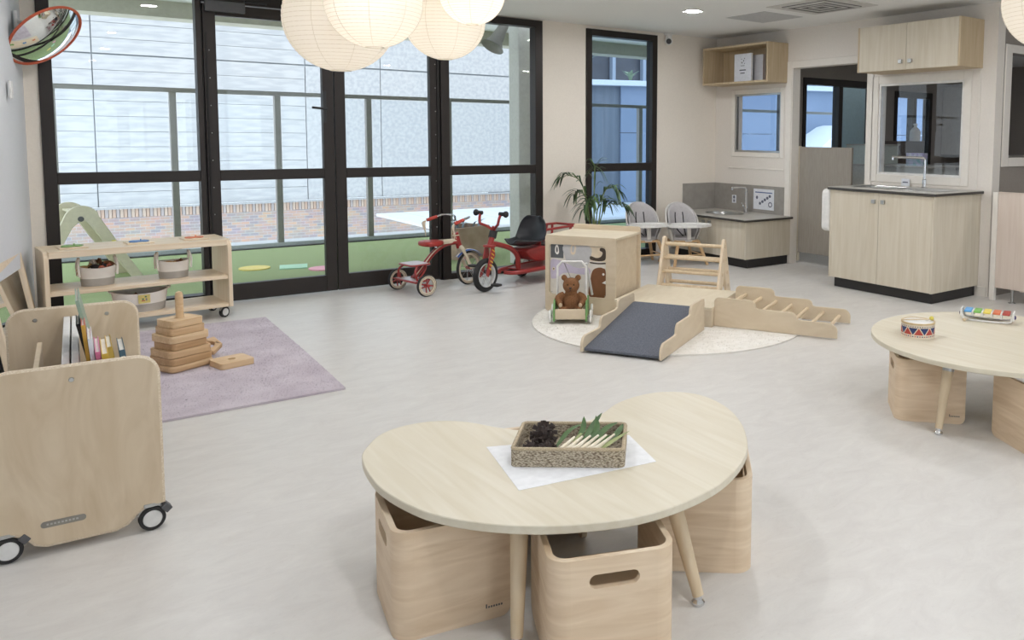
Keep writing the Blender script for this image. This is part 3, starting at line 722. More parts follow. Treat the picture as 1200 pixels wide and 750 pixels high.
# ================================================================ MOBILE BOOK BOX
def caster(name_par, x, y, r=.042, w=.026, rz=0, brake=True):
    c = MB().at((x, y, 0), (0, 0, rz))
    c.lathe([(r-.012, -w/2), (r-.002, -w/2), (r, -w/2+.003), (r, w/2-.003), (r-.002, w/2), (r-.012, w/2)], 32, (0, 0, r), 'y', caps=False)
    o = c.build('caster', black_rubber, name_par)
    h = MB().at((x, y, 0), (0, 0, rz)); h.lathe([(.0, -w/2-.001), (r-.014, -w/2-.002), (r-.011, -w/2+.002), (r-.011, w/2-.002), (r-.014, w/2+.002), (.0, w/2+.001)], 28, (0, 0, r), 'y')
    h.build('wheel_disc', mat('light_grey_disc', (226, 225, 222), .4), o)
    f = MB().at((x, y, 0), (0, 0, rz)); f.prism([(-.3*r, r), (.55*r, r+.3*r), (1.05*r, 2.0*r), (.5*r, 2.35*r), (-.7*r, 2.35*r), (-.9*r, 1.9*r)], -w/2-.004, w/2+.004, 'y')
    g = f if False else MB().at((x, y, 0), (0, 0, rz))
    arc = [(r*1.17*cos(a), r+r*1.17*sin(a)) for a in [radians(20+14*k) for k in range(11)]]
    inn = [(r*1.05*cos(a), r+r*1.05*sin(a)) for a in [radians(20+14*k) for k in range(11)]]
    g.prism(arc+inn[::-1], -w*.3, w*.3, 'y'); g.box(-r*.6, -.016, 2.05*r, r*.6, .016, 2.35*r)
    g.build('fork', steel, o, bevel=.001)
    if brake:
        k = MB().at((x+r*.98, y, r*1.72), (0, -.7, rz)); k.box(-.010, -.02, -.016, .014, .02, .012); k.build('brake_pedal', grey_plastic, o, bevel=.003)
    return o
bcr = radians(-2.4)
bc = thing('book_box', 'mobile plywood book box with picture books, at the left edge', 'book box', (.11, 3.25, 0), bcr)
BW, BL, BH = .236, 1.14, .625
def end_panel():
    r = .062; w = BW
    o = [(w, .095)]+[(w-r+r*cos(a), BH-r+r*sin(a)) for a in [pi/2*k/8 for k in range(9)]]+[(-w+r+r*cos(a), BH-r+r*sin(a)) for a in [pi/2+pi/2*k/8 for k in range(9)]]+[(-w, .095)]
    o += [(-w+.055, .092), (-w+.085, .075), (-w+.11, .045), (-w+.14, .034), (w-.14, .034), (w-.11, .045), (w-.085, .072), (w-.055, .092)]
    return o
ee = mat('ply_pale_edge', (228, 214, 192), .5, c2=(206, 186, 158), scale=200)
for y in (0, BL-.018):
    o = MB().prism(end_panel(), y, y+.018, 'y').build('end_panel', ply_case, bc, bevel=.002)
    e_ = MB().tube([(x*.998, y+.009, z*.9985) for x, z in end_panel()], .0088, 6, closed=True)
    e_.build('panel_edge', ee, o)
    for sx in (-.13, .13) if y else (.0,):
        MB().lathe([(.0, 0), (.007, 0), (.008, .002), (.008, .004)], 16, (sx-.01, y-.003, BH-.045), 'y').build('bolt', steel, o)
pl = MB().prism(rr(-.062, -.0105, .062, .0105, .0104, 6), -.002, 0, 'y').build('metal_badge', mat('badge_metal', (150, 146, 138), .4, .6), bc, loc=(-.05, 0, .105))
mk = MB()
for k in range(9): mk.box(-.046+k*.010, -.0026, -.003, -.040+k*.010, -.0019, .003)
mk.build('badge_mark', mat('badge_print', (190, 188, 182), .4, .5), bc, loc=(-.05, 0, .105))
bx('floor_board', ply_case, bc, -BW+.01, .018, .17, BW-.01, BL-.018, .188)
for sx in (-1, 1): bx('side_rail', ply_case, bc, sx*(BW-.012)-.009, .018, .17, sx*(BW-.012)+.009, BL-.018, .36)
for x in (-.027, .002): bx('divider_board', white_paint, bc, x-.012, .018, .188, x+.012, BL-.018, .585, .003)
bx('cross_divider', ply_case, bc, -BW+.02, .52, .188, -.045, .538, .40, .003)
bx('cross_divider', ply_case, bc, .018, .70, .188, BW-.02, .718, .44, .003)
bx('low_partition', ply_case, bc, -.125, .018, .188, -.108, .80, .55, .003)
for x, y in ((BW-.035, .02), (-BW+.035, .02), (BW-.035, BL-.04), (-BW+.035, BL-.04)): caster(bc, x, y-.005, rz=radians(6), brake=True)
# books: upright, leaning on the white divider
def book(name, x, y0, y1, zb, h, t, lean, cover, page, label, spine=None, marks=None, base=.188):
    o = thing(name, label, 'book', (0, 0, 0), 0, 'picture books in the book box')
    o.matrix_world = Matrix.Translation((.11, 3.25, 0)) @ Matrix.Rotation(bcr, 4, 'Z') @ Matrix.Translation((x, 0, base+.002)) @ Matrix.Rotation(lean, 4, 'Y')
    L = y1-y0
    MB().box(0, y0, 0, .003, y1, h).box(t-.003, y0, 0, t, y1, h).build('cover', cover, o, bevel=.0008)
    MB().box(.003, y0+.006, .003, t-.003, y1-.004, h-.006).build('pages', page, o)
    if spine:
        s_ = MB().box(0, y0-.001, 0, t, y0+.003, h).build('spine', spine, o, bevel=.0008)
        if marks:
            m = MB()
            for k in range(5): m.box(t*.2, y0-.0016, h*.45+k*h*.1, t*.8, y0-.0009, h*.45+k*h*.1+h*.06)
            m.build('spine_lettering', marks, o)
    return o
pg = mat('book_pages', (238, 234, 224), .7)
def cm(n, c): return mat('cover_'+n, c, .4)
book('picture_book', .122, .36, .66, 0, .60, .012, -.19, cm('sage', (150, 170, 150)), pg, 'tallest thin grey green picture book leaning in the book box', cm('sage', (150, 170, 150)))
book('picture_book', .104, .42, .62, 0, .50, .012, -.195, cm('black', (38, 36, 38)), pg, 'thin black picture book leaning beside the tallest one', cm('black', (38, 36, 38)))
book('picture_book', .068, .20, .34, 0, .53, .012, -.085, cm('red', (196, 96, 74)), pg, 'thin red and yellow picture book against the white divider', cm('amber', (216, 168, 70)))
book('picture_book', .082, .12, .34, 0, .495, .013, -.085, cm('white', (232, 234, 238)), pg, 'white spined picture book against the white divider', cm('white', (232, 234, 238)))
book('picture_book', .098, .08, .34, 0, .455, .015, -.086, cm('pink', (214, 120, 158)), pg, 'pink picture book with red letters on its spine', cm('pink', (214, 120, 158)), cm('crimson', (170, 40, 60)))
book('picture_book', .116, .06, .34, 0, .45, .019, -.087, cm('mustard', (222, 184, 76)), pg, 'yellow and red picture book with dark letters on its spine', cm('mustard', (222, 184, 76)), cm('maroon', (120, 40, 50)))
book('picture_book', .150, .745, 1.0, 0, .32, .020, -.14, cm('gold', (206, 172, 84)), pg, 'white and gold picture book in the far compartment of the box', cm('gold', (206, 172, 84)))
book('picture_book', .178, .745, 1.0, 0, .30, .022, -.10, cm('teal', (74, 104, 122)), pg, 'blue picture book in the far compartment of the box', cm('teal', (74, 104, 122)), pg)

# ================================================================ LOW SHELF BY THE GLAZING
sa = radians(5.6)
sh = thing('low_shelf', 'low open pine shelf on castors in front of the glass doors', 'shelf', (.088, 6.63, 0), sa)
SWD, SDP, SHT = 1.15, .42, .60
for x in (0, SWD-.028):
    o = [(0, .085), (SDP, .085), (SDP, SHT)]+[(.07-.07*sin(pi/2*k/8), SHT-.07+.07*cos(pi/2*k/8)) for k in range(9)]
    MB().prism(o, x, x+.028, 'x').build('side_panel', pine_z, sh, bevel=.003)
bx('top_board', pine, sh, .028, .008, SHT-.045, SWD-.028, SDP, SHT, .003)
bx('middle_board', pine, sh, .028, .012, .300, SWD-.028, SDP, .325, .003)
bx('bottom_board', pine, sh, .028, .012, .085, SWD-.028, SDP, .112, .003)
for x in (.05, SWD-.05):
    for y in (.06, SDP-.06): caster(sh, x, y, .040, .026, rz=.5, brake=False)
def sw(x, y, z=0): return (.088+x*cos(sa)-y*sin(sa), 6.63+x*sin(sa)+y*cos(sa), z)
rope_w = mat('rope_white', (250, 246, 240), .9, c2=(242, 236, 228), scale=8, bump=.15, bscale=260)
rope_g = mat('rope_grey', (188, 183, 177), .9, c2=(176, 171, 165), scale=8, bump=.15, bscale=260)
def basket(label, x, y, z, a, b_, h, handles=True, tall=.065):
    t = thing('rope_basket', label, 'basket', sw(x, y, z), sa, 'two tone rope baskets')
    zs = [h*k/12 for k in range(13)]
    def wall(z0, z1, m, name):
        b = MB(); n = 40; rows = []
        zz = [z0+(z1-z0)*k/8 for k in range(9)]
        def ring(zv, d): 
            s_ = (.88+.12*zv/h)
            return [((a*s_-d)*cos(2*pi*k/n), (b_*s_-d)*sin(2*pi*k/n), zv+(.012*abs(cos(2*pi*k/n))**2*(zv/h)**3)) for k in range(n+1)]
        for k, zv in enumerate(zz): rows.append(ring(zv, .001*(k % 2)))
        for zv in zz[::-1]: rows.append(ring(zv, .007))
        rows.append(rows[0]); b.strip(rows); return b.build(name, m, t, sharp=70)
    wall(0, h*.42, rope_g, 'grey_band'); wall(h*.42, h, rope_w, 'white_band')
    MB().prism([(.87*a*cos(2*pi*k/32), .87*b_*sin(2*pi*k/32)) for k in range(32)], .001, .008).build('base', rope_g, t)
    if handles:
        for s_ in (-1, 1):
            P = [(s_*(a+.000), -.042, h*.55), (s_*(a+.004), -.038, h+.02), (s_*(a-.004), -.018, h+tall), (s_*(a-.004), .018, h+tall), (s_*(a+.004), .038, h+.02), (s_*(a+.000), .042, h*.55)]
            MB().tube(smooth_path(P, 5), .0075, 8).build('handle', rope_w, t)
    else:
        for s_ in (-1, 1):
            P = [(s_*(a-.03), -.045, h-.002), (s_*(a+.008), -.03, h+.015), (s_*(a+.012), 0, h+.02), (s_*(a+.008), .03, h+.015), (s_*(a-.03), .045, h-.002)]
            MB().tube(smooth_path(P, 5), .006, 8).build('handle', rope_w, t)
    return t
basket('two tone rope basket full of toy animals on the middle shelf board', .325, .20, .325, .112, .085, .125)
basket('two tone rope basket right of the animal basket on the middle board', .80, .20, .325, .108, .085, .122)
bk = basket('wide two tone rope basket with a yellow tag on the bottom board', .575, .19, .112, .178, .135, .135, False)
tg = MB().prism(rr(-.037, -.030, .037, .030, .003, 3), -.001, 0, 'y').build('yellow_tag', mat('tag_yellow', (226, 208, 128), .6), bk, loc=(.0, -.136, .098), rot=(radians(-7), 0, 0))
k_ = MB()
k_.box(-.018, -.0022, -.016, .004, -.0012, -.010); k_.mat(1).box(-.014, -.0022, -.006, -.002, -.0012, .004).box(.004, -.0022, .010, .016, -.0012, .02); k_.mat(2).box(.008, -.0022, -.014, .018, -.0012, .004)
k_.build('tag_print', [mat('print_crimson', (186, 70, 62), .6), mat('print_green', (70, 120, 88), .6), mat('print_grey', (150, 140, 140), .6)], bk, loc=(.0, -.136, .098), rot=(radians(-7), 0, 0))
# contents
brown = mat('toy_brown', (138, 92, 60), .6, c2=(112, 72, 46)); tan = mat('toy_tan', (196, 160, 112), .6); coral = mat('toy_coral', (214, 128, 104), .6); dark = mat('toy_black', (44, 40, 42), .5); pale = mat('toy_pale', (214, 206, 196), .6)
def animal(x, y, z, s, m, rz, tilt, label):
    b = MB(); b.ball((0, 0, 0), .03*s, (1.5, .75, .8)).ball((.045*s, 0, .022*s), .017*s, (1.2, .85, 1)).tube([(.025*s, 0, .005*s), (.045*s, 0, .024*s)], .012*s, 8)
    for dx in (-.028, .028):
        for dy in (-.012, .012): b.tube([(dx*s, dy*s, -.005*s), (dx*s*1.1, dy*s*1.1, -.05*s)], [.009*s, .006*s], 8)
    b.ball((.040*s, .010*s, .040*s), .006*s).ball((.040*s, -.010*s, .040*s), .006*s).tube([(-.04*s, 0, .005*s), (-.06*s, 0, -.015*s)], .004*s, 6)
    p = sw(x, y, z); o = b.build('toy_animal', m, None, loc=p, rot=(tilt, .1, rz+sa)); tag(o, label, 'toy')
animal(.25, .21, .445, .9, tan, .5, .3, 'tan toy animal at the left of the animal basket'); animal(.32, .18, .452, .9, dark, -.3, .6, 'black toy animal in the middle of the animal basket')
animal(.36, .17, .452, .8, coral, .9, .9, 'coral toy animal beside the black one in the basket'); animal(.385, .23, .462, 1.05, brown, 2.6, .2, 'brown toy animal at the right of the animal basket')
animal(.315, .24, .468, .7, pale, 1.2, 2.6, 'pale toy animal sticking its legs up out of the basket')
animal(.77, .2, .432, .8, tan, .2, 1.2, 'tan toy lying inside the right rope basket'); animal(.83, .21, .432, .8, brown, 1.2, .9, 'brown toy lying inside the right rope basket')
w1_ = MB().prism([(-.07, 0), (.07, 0), (.0, .062)], -.02, .02, 'y').build('wooden_block', brown, None, loc=sw(.55, .19, .178), rot=(.3, 0, sa+.2), bevel=.003); tag(w1_, 'brown wedge shaped block in the wide basket', 'block')
w2_ = MB().prism([(-.06, 0), (.06, 0), (.03, .03), (-.03, .035)], -.03, .03, 'y').build('wooden_block', tan, None, loc=sw(.48, .20, .17), rot=(.2, .1, sa-.3), bevel=.003); tag(w2_, 'tan block beside the brown wedge in the wide basket', 'block')
# puzzles on the top board
for x, nm, c, lb in ((.185, 'green', (128, 170, 92), 'wooden puzzle board with a green shape, leftmost on the shelf top'), (.585, 'blue', (96, 140, 196), 'wooden puzzle board with a blue shape, middle of the shelf top'), (.945, 'orange', (226, 132, 92), 'wooden puzzle board with an orange shape, rightmost on the shelf top')):
    t = thing('puzzle_board', lb, 'puzzle', sw(x, .20, SHT), sa, 'wooden puzzles on the shelf top')
    MB().prism(rr(-.085, -.085, .085, .085, .008, 3), 0, .010).build('board', pine, t, bevel=.002)
    P = smooth_loop([(-.065, -.02), (-.03, -.05), (.0, -.03), (.035, -.055), (.065, -.01), (.045, .04), (.01, .03), (-.02, .055), (-.05, .03)], 4)
    MB().prism(P, .010, .017).build('shape_piece', mat('puzzle_'+nm, c, .45), t, bevel=.002)
    MB().lathe([(.004, .017), (.004, .023), (.006, .027), (.0, .03)], 12, (.012, 0, 0)).build('knob', mat('puzzle_'+nm, c, .45), t)

# framed mirror leaning on the left wall
lm = thing('leaning_mirror', 'long timber framed mirror leaning against the left wall beside the shelf', 'mirror', (-.02, 6.05, 0), radians(-6))
lm.rotation_euler = (0, radians(-9), radians(-5.5))
MIR = mat('mirror_silver', (236, 240, 240), .02, 1.0, c2=(236, 240, 240))
for a in ((-.68, 0, -.63, .66), (.63, 0, .68, .66)): bx('frame_side', pine_z, lm, -.012, a[0], a[1], .022, a[2], a[3], .003)
for a in ((-.63, .0, .63, .05), (-.63, .61, .63, .66)): bx('frame_rail', pine, lm, -.012, a[0], a[1], .022, a[2], a[3], .003)
bx('mirror_glass', MIR, lm, -.004, -.63, .05, .006, .63, .61, 0)

# ================================================================ PURPLE RUG AND STACKER
rug_m = mat('lilac_rug_pile', (207, 198, 205), .95, c2=(190, 179, 188), scale=5, bump=.8, bscale=260, detail=5, lo=.35, hi=.65)
def pile_rug(name, outline, z, m, label, n=9000, h=.009, w=.0035, seed=1, mats2=None):
    b = MB(); b.prism(outline, .001, z); base = tag(b.build(name, m, None), label, 'rug')
    random.seed(seed); xs = [p[0] for p in outline]; ys = [p[1] for p in outline]
    def inside(x, y):
        c = False; j = len(outline)-1
        for i in range(len(outline)):
            xi, yi = outline[i]; xj, yj = outline[j]
            if (yi > y) != (yj > y) and x < (xj-xi)*(y-yi)/(yj-yi)+xi: c = not c
            j = i
        return c
    q = MB(); cnt = 0
    while cnt < n:
        x, y = random.uniform(min(xs), max(xs)), random.uniform(min(ys), max(ys))
        if not inside(x, y): continue
        a = random.uniform(0, 2*pi); dx, dy = cos(a)*w, sin(a)*w; l = random.uniform(-.004, .004); k = random.uniform(-.004, .004)
        q.v += [(x-dx, y-dy, z-.001), (x+dx, y+dy, z-.001), (x+l, y+k, z+h*random.uniform(.6, 1))]; i = cnt*3; q.f.append((i, i+1, i+2)); q.mi.append(0); cnt += 1
    o = q.build('pile', m, base, fix=False); o['kind'] = 'stuff'
    return base
pile_rug('lilac_rug', [(.07, 4.47), (.45, 4.455), (1.355, 4.455), (1.385, 5.3), (1.415, 6.56), (.3, 6.58), (.10, 6.55)], .012, rug_m, 'rectangular lilac pile rug under the wooden stacker by the low shelf', 20000, .0035, .003)
SX, SY = .703, 5.435
mstk = [stack_wood, stack_wood2, stack_wood3]
def stack_plate(sz, t, hole, sides=4):
    if sides == 4: out = rr(-sz/2, -sz/2*.86, sz/2, sz/2*.86, sz*.12, 4)
    else: out = [(sz/2*.62*cos(2*pi*k/sides), sz/2*.62*sin(2*pi*k/sides)) for k in range(sides)]
    return MB().prism(out, 0, t, holes=[circ(0, 0, hole, 20)])
zr = .013
sb = thing('stacker_base', 'wooden stacker base with a tall round peg, on the lilac rug', 'stacking toy', (SX, SY, zr), radians(26))
MB().prism(rr(-.135, -.115, .135, .115, .03, 4), 0, .042).build('base_plate', stack_wood, sb, bevel=.014, seg=3)
MB().lathe([(.0, .042), (.0215, .042), (.0215, .43), (.017, .447), (.0, .455)], 20).build('peg', stack_wood3, sb)
z = zr+.0425
for k, (sz, m, an, lb) in enumerate(((.262, 1, 27, 'darker wooden stacking plate, lowest on the peg above the base'), (.256, 0, 23, 'wooden stacking plate second from the bottom of the peg'), (.222, 1, 29, 'narrow dark wooden stacking plate in the middle of the peg'),
        (.240, 2, 25, 'pale wooden stacking plate third from the top of the peg'), (.208, 0, 22, 'wooden stacking plate second from the top of the peg'), (.192, 2, 26, 'smallest wooden stacking plate at the top of the peg'))):
    o = stack_plate(sz, .041, .0235).build('stacking_plate', mstk[m], None, loc=(SX, SY, z), rz=radians(an), bevel=.014, seg=3); tag(o, lb, 'stacking toy', 'wooden stacking plates'); z += .0425
o = stack_plate(.20, .036, .022).build('stacking_plate', stack_wood3, None, loc=(.95, 5.305, zr), rz=radians(14), bevel=.009, seg=3); tag(o, 'wooden stacking plate lying flat on the rug right of the stacker', 'stacking toy', 'wooden stacking plates')
o = stack_plate(.22, .036, .024, 5).build('stacking_plate', stack_wood, None, loc=(.885, 5.60, zr+.048), rot=(radians(35), 0, radians(-12)), bevel=.009, seg=3); tag(o, 'five sided wooden plate tilted behind the stacker', 'stacking toy', 'wooden stacking plates')

# ================================================================ CLIMBING SET ON THE WHITE RUG
wr_m = mat('white_rug_wool', (240, 236, 229), .95, c2=(230, 225, 216), scale=14, bump=.6, bscale=200)
pile_rug('white_rug', circ(3.87, 4.74, 1.03, 72), .010, wr_m, 'round white pile rug under the climbing set', 9000, .004, .004, 5)
UA = radians(31); U = Vector((cos(UA), sin(UA), 0)); Wv = Vector((-sin(UA), cos(UA), 0)); FR = Vector((3.94, 4.317, 0))
RZ = .011
# platform (local x along U away from the ramp, y towards the cube)
pf_ = thing('play_platform', 'low square plywood platform in the middle of the climbing set', 'platform', (FR.x, FR.y, RZ), UA)
PU, PW, PH = .70, .78, .157-RZ
bx('top_panel', play_top, pf_, 0, 0, PH-.018, PU, PW, PH, .003)
for a in ((0, 0, .018, PW), (PU-.018, 0, PU, PW), (.018, 0, PU-.018, .018), (.018, PW-.018, PU-.018, PW)): bx('side_panel', play_ply, pf_, a[0], a[1], 0, a[2], a[3], PH-.0185, .003)
def scallop(L, z1, z2, z3, r=.035):
    """side panel outline, x from the platform end (0) to the low end (L)"""
    o = [(0, 0), (L, 0)]
    o += [(L-.06+.06*cos(a), z3-.06+.06*sin(a)) for a in [pi/2*k/8 for k in range(9)]]
    for xs, lo, hi in ((L*.68, z3, z2), (L*.35, z2, z1)):
        h = (hi-lo); n = 8
        o += [(xs+.03-.03*sin(pi/2*k/4), lo+.012-.012*cos(pi/2*k/4)) for k in range(5)]
        o += [(xs-.045+.045*cos(pi/2*k/6), hi-(h-.012)+(h-.012)*sin(pi/2*k/6)) for k in range(7)]
    o += [(.035-.035*sin(pi/2*k/6), z1-.035+.035*cos(pi/2*k/6)) for k in range(7)]
    return o
# ramp
rp0 = Vector((3.09, 3.842, 0)); RL = .885
rm = thing('carpet_ramp', 'plywood ramp with grey carpet leading up to the play platform', 'ramp', (rp0.x+.0, rp0.y, RZ), UA)
RW = .562
for y in (0, RW-.018):
    MB().prism([(RL-x, z) for x, z in scallop(RL, .235, .17, .10)], y, y+.018, 'y').build('side_panel', play_ply, rm, bevel=.003)
carp = mat('grey_carpet', (112, 116, 126), .95, c2=(88, 92, 102), scale=120, bump=.8, bscale=500, detail=6, lo=.3, hi=.7)
MB().prism([(.02, .004), (RL, .004), (RL, .165), (RL-.04, .166), (.02, .022)], .018, RW-.018, 'y').build('carpet_slope', carp, rm, bevel=.004)
# ladder bridge
ld0 = Vector((3.985, 4.345, 0)); LA = radians(-61.5); LL = .90
lad = thing('ladder_bridge', 'low plywood ladder with round rungs sloping down from the platform', 'ladder', (ld0.x, ld0.y, RZ), LA)
LWD = .535
for y in (0, LWD-.018):
    MB().prism(scallop(LL, .215, .155, .105), y, y+.018, 'y').build('side_panel', play_ply, lad, loc=(0, 0, .0), bevel=.003)
for k in range(7):
    x = .085+k*.122; zc = .150-.017*k
    MB().cyl((x, .018, zc), (x, LWD-.018, zc), .0135, n=14).build('rung', rung_wood, lad)
# cube with picture panel
cu0 = Vector((3.258, 5.539, 0)); CA = radians(-59)
cu = thing('play_cube', 'plywood play cube with an animal picture panel in its front', 'play cube', (cu0.x, cu0.y, RZ), CA)
CW, CD, CH = .612, .50, .607   # local x along the front, y back
inner = rr(.035, .135, CW-.085, CH-.07, .03, 5)
MB().prism(rr(0, 0, CW, CH, .022, 4), 0, .018, 'y', [inner]).build('front_frame', play_ply, cu, bevel=.003)
bx('side_panel', play_ply, cu, CW-.045, .018, .04, CW-.030, CD, CH-.02, .002); bx('base_panel', play_top, cu, .021, .018, 0, CW-.002, CD, .04, .002); bx('side_panel', play_ply, cu, .002, .018, 0, .020, CD, CH-.02, .002)
bx('top_panel', play_top, cu, .002, .018, CH-.019, CW-.002, CD, CH-.001, .002)
MB().prism(rr(0, 0, CW, CH+.04, .022, 4), CD, CD+.018, 'y').build('back_panel', play_ply, cu, bevel=.003)
pp = bx('picture_panel', mat('picture_ground', (228, 222, 212), .5), cu, .022, .0185, .11, CW-.06, .024, CH-.05, 0)
pc = [mat('pic_lilac', (206, 196, 214), .5), mat('pic_slate', (96, 98, 100), .5), mat('pic_pale_grey', (202, 200, 200), .5), mat('pic_brown', (128, 84, 54), .5), mat('pic_dark', (70, 58, 48), .5), mat('pic_white', (244, 240, 234), .5), mat('pic_cream', (232, 214, 188), .5)]
b = MB()
def dec(mi, pts, d, curve=True):
    b.mat(mi).prism(smooth_loop(pts, 4) if curve else pts, .0185-.0005*d, .0186, 'y')
X0, X1, Z0, Z1 = .035, CW-.085, .135, CH-.07
def px_(u, v): return (X0+(X1-X0)*u, Z0+(Z1-Z0)*v)   # u,v in 0..1 of the opening, v up
dec(6, [px_(*q) for q in ((.70, .70), (.99, .70), (.99, .985), (.70, .985))], 1, False)
dec(1, [px_(*q) for q in ((.012, .72), (.24, .72), (.24, .985), (.012, .985))], 1, False)
dec(0, [px_(*q) for q in ((.012, .66), (.12, .69), (.3, .62), (.5, .55), (.7, .56), (.7, .44), (.5, .43), (.3, .44), (.2, .40), (.14, .33), (.04, .30), (.012, .36))], 2)
dec(2, [px_(*q) for q in ((.26, .985), (.7, .985), (.72, .76), (.66, .62), (.5, .55), (.33, .62), (.26, .78))], 3)
dec(6, [px_(*q) for q in ((.38, .98), (.46, .98), (.45, .84), (.41, .80), (.37, .84))], 4); dec(2, [px_(*q) for q in ((.40, .97), (.44, .97), (.43, .87), (.41, .85), (.39, .87))], 5)
dec(5, [px_(*q) for q in ((.10, .96), (.14, .97), (.16, .84), (.13, .79), (.09, .84))], 4); dec(1, [px_(*q) for q in ((.115, .93), (.135, .93), (.14, .86), (.125, .83), (.11, .86))], 5)
dec(4, [px_(*q) for q in ((.72, .80), (.82, .77), (.9, .80), (.93, .88), (.88, .92), (.90, .97), (.97, .95), (.985, .86), (.97, .74), (.86, .71), (.72, .73))], 4)
dec(4, [px_(*q) for q in ((.72, .685), (.85, .675), (.985, .69), (.985, .665), (.85, .65), (.72, .66))], 4)
dec(3, [px_(*q) for q in ((.70, .012), (.985, .012), (.985, .50), (.93, .58), (.84, .58), (.76, .52), (.72, .35))], 4)
dec(5, circ(*px_(.945, .46), .010, 12), 5, False); dec(5, [px_(*q) for q in ((.985, .34), (.985, .27), (.92, .29))], 5, False); dec(6, circ(*px_(.065, .50), .013, 14), 4, False); dec(4, circ(*px_(.065, .50), .006, 10), 5, False)
b.build('animal_picture', pc, cu)
for u, v in ((.03, .04), (.97, .04)): MB().lathe([(0, 0), (.005, 0), (.005, .003), (0, .003)], 10, (*[px_(u, v)[0]], .0165, px_(u, v)[1]), 'y').build('screw', steel, cu)
# A-frame climber
af0 = Vector((4.40, 5.545, 0)); AA = radians(-59.5)
af = thing('triangle_climber', 'small timber A shaped climbing frame with rungs behind the platform', 'climbing frame', (af0.x, af0.y, RZ), AA)
AW, AH, AB = .575, .50, .30      # local x along the rungs, y back
tri = [(-.05, 0), (.07, 0), (AB/2, .22), (AB-.07, 0), (AB+.05, 0), (AB/2+.028, AH-.01), (AB/2, AH), (AB/2-.028, AH-.01)]
for x in (0, AW-.025):
    MB().prism(tri, x, x+.025, 'x').build('side_frame', pine_z, af, bevel=.003)
for k in range(4):
    zc = .08+k*.118; f = zc/AH
    for s_ in (0, 1):
        if k == 3 and s_: continue
        yc = (.0+(AB/2)*f)+.018 if s_ == 0 else AB-(AB/2)*f-.018
        MB().cyl((-.004, yc, zc), (AW+.004, yc, zc), .0165, n=14).build('rung', rung_wood, af)
# doll pushcart and teddy bear
ct0 = Vector((3.245, 5.13, 0)); ctr = radians(-36)
ct = thing('doll_pushcart', 'small wooden doll pushcart with white tube handle and green sides', 'pushcart', (ct0.x, ct0.y, RZ), ctr)
# local -y faces the camera
green = mat('cart_green', (116, 160, 96), .5)
bx('front_board', play_ply, ct, -.112, -.15, .035, .112, -.138, .112, .004); bx('back_board', play_ply, ct, -.112, .13, .045, .112, .142, .14, .004); bx('floor_panel', play_ply, ct, -.112, -.138, .045, .112, .13, .055, 0)
for s_ in (-1, 1):
    xa, xb = sorted((s_*.112, s_*.126))
    MB().prism([(-.155, .02), (.15, .02), (.15, .16), (.02, .15), (-.06, .175), (-.12, .16), (-.155, .10)], xa, xb, 'x').build('side_board', green, ct, bevel=.003)
    for y in (-.11, .11):
        w_ = MB().lathe([(.0, -.008), (.046, -.008), (.05, -.004), (.05, .004), (.046, .008), (.0, .008)], 24, (s_*.15, y, .05), 'x').build('wheel', white_plastic, ct)
        MB().cyl((s_*.12, y, .05), (s_*.163, y, .05), .006, n=10).build('axle', steel, w_)
hp = [(-.108, .03, .06), (-.108, .04, .36), (-.108, .045, .40), (-.075, .048, .437), (.075, .048, .437), (.108, .045, .40), (.108, .04, .36), (.108, .03, .06)]
MB().tube(hp, .009, 10).build('handle', white_plastic, ct)
MB().tube([(.108, .05, .425), (.150, .17, .16)], .010, 10).build('brace', mat('brace_grey', (214, 214, 212), .4), ct); MB().tube([(-.06, .05, .43), (.02, .125, .22)], .003, 8).build('brace_wire', steel, ct)
bear_m = mat('bear_plush', (146, 102, 66), .95, c2=(118, 78, 48), scale=110, bump=1.0, bscale=420, detail=6, lo=.3, hi=.7)
bear = thing('teddy_bear', 'brown plush teddy bear sitting in the doll pushcart', 'teddy bear', tuple(Matrix.Translation((ct0.x, ct0.y, RZ)) @ Matrix.Rotation(ctr, 4, 'Z') @ Vector((0, -.035, .056))), ctr)
b = MB()
b.ball((0, 0, .085), .075, (.9, .8, 1.12), 24, 16)                        # body
b.ball((0, -.006, .215), .062, (1.02, .92, .95), 24, 16)                   # head
b.tube([(0, 0, .15), (0, -.004, .19)], .045, 16)
for s_ in (-1, 1):
    b.ball((s_*.052, .004, .272), .023, (1, .6, 1), 16, 10)
    b.tube(smooth_path([(s_*.052, 0, .148), (s_*.084, -.014, .13), (s_*.094, -.036, .105), (s_*.080, -.066, .086)], 4), [.022+.007*sin(k/12*pi) for k in range(13)], 14)
    b.ball((s_*.079, -.068, .084), .024, (1, 1, 1.05), 16, 10)
    b.tube([(s_*.045, -.02, .035), (s_*.058, -.075, .028)], [.036, .03], 14); b.ball((s_*.060, -.082, .035), .033, (1, .75, 1.1), 16, 10)
b.ball((0, -.058, .200), .030, (1, .8, .8), 16, 10)
bo = b.build('body', bear_m, bear, sharp=180, fix=False)
rmh = bo.modifiers.new('one_skin', 'REMESH'); rmh.mode = 'VOXEL'; rmh.voxel_size = .0045; rmh.use_smooth_shade = True
smh = bo.modifiers.new('soften', 'SMOOTH'); smh.factor = .5; smh.iterations = 5
eye = mat('bear_eye', (22, 16, 14), .15)
for s_ in (-1, 1):
    MB().ball((s_*.023, -.058, .228), .0055).build('eye', eye, bear)
    MB().ball((s_*.074, -.086, .080), .018, (.8, .55, 1.0)).build('paw_pad', mat('paw_cream', (206, 184, 154), .9), bear)
    MB().ball((s_*.060, -.104, .036), .021, (.9, .3, 1.0)).build('foot_pad', MATS['paw_cream'], bear)
MB().ball((0, -.084, .208), .010, (1.1, .7, .8)).build('nose', mat('bear_nose', (58, 38, 28), .5), bear)
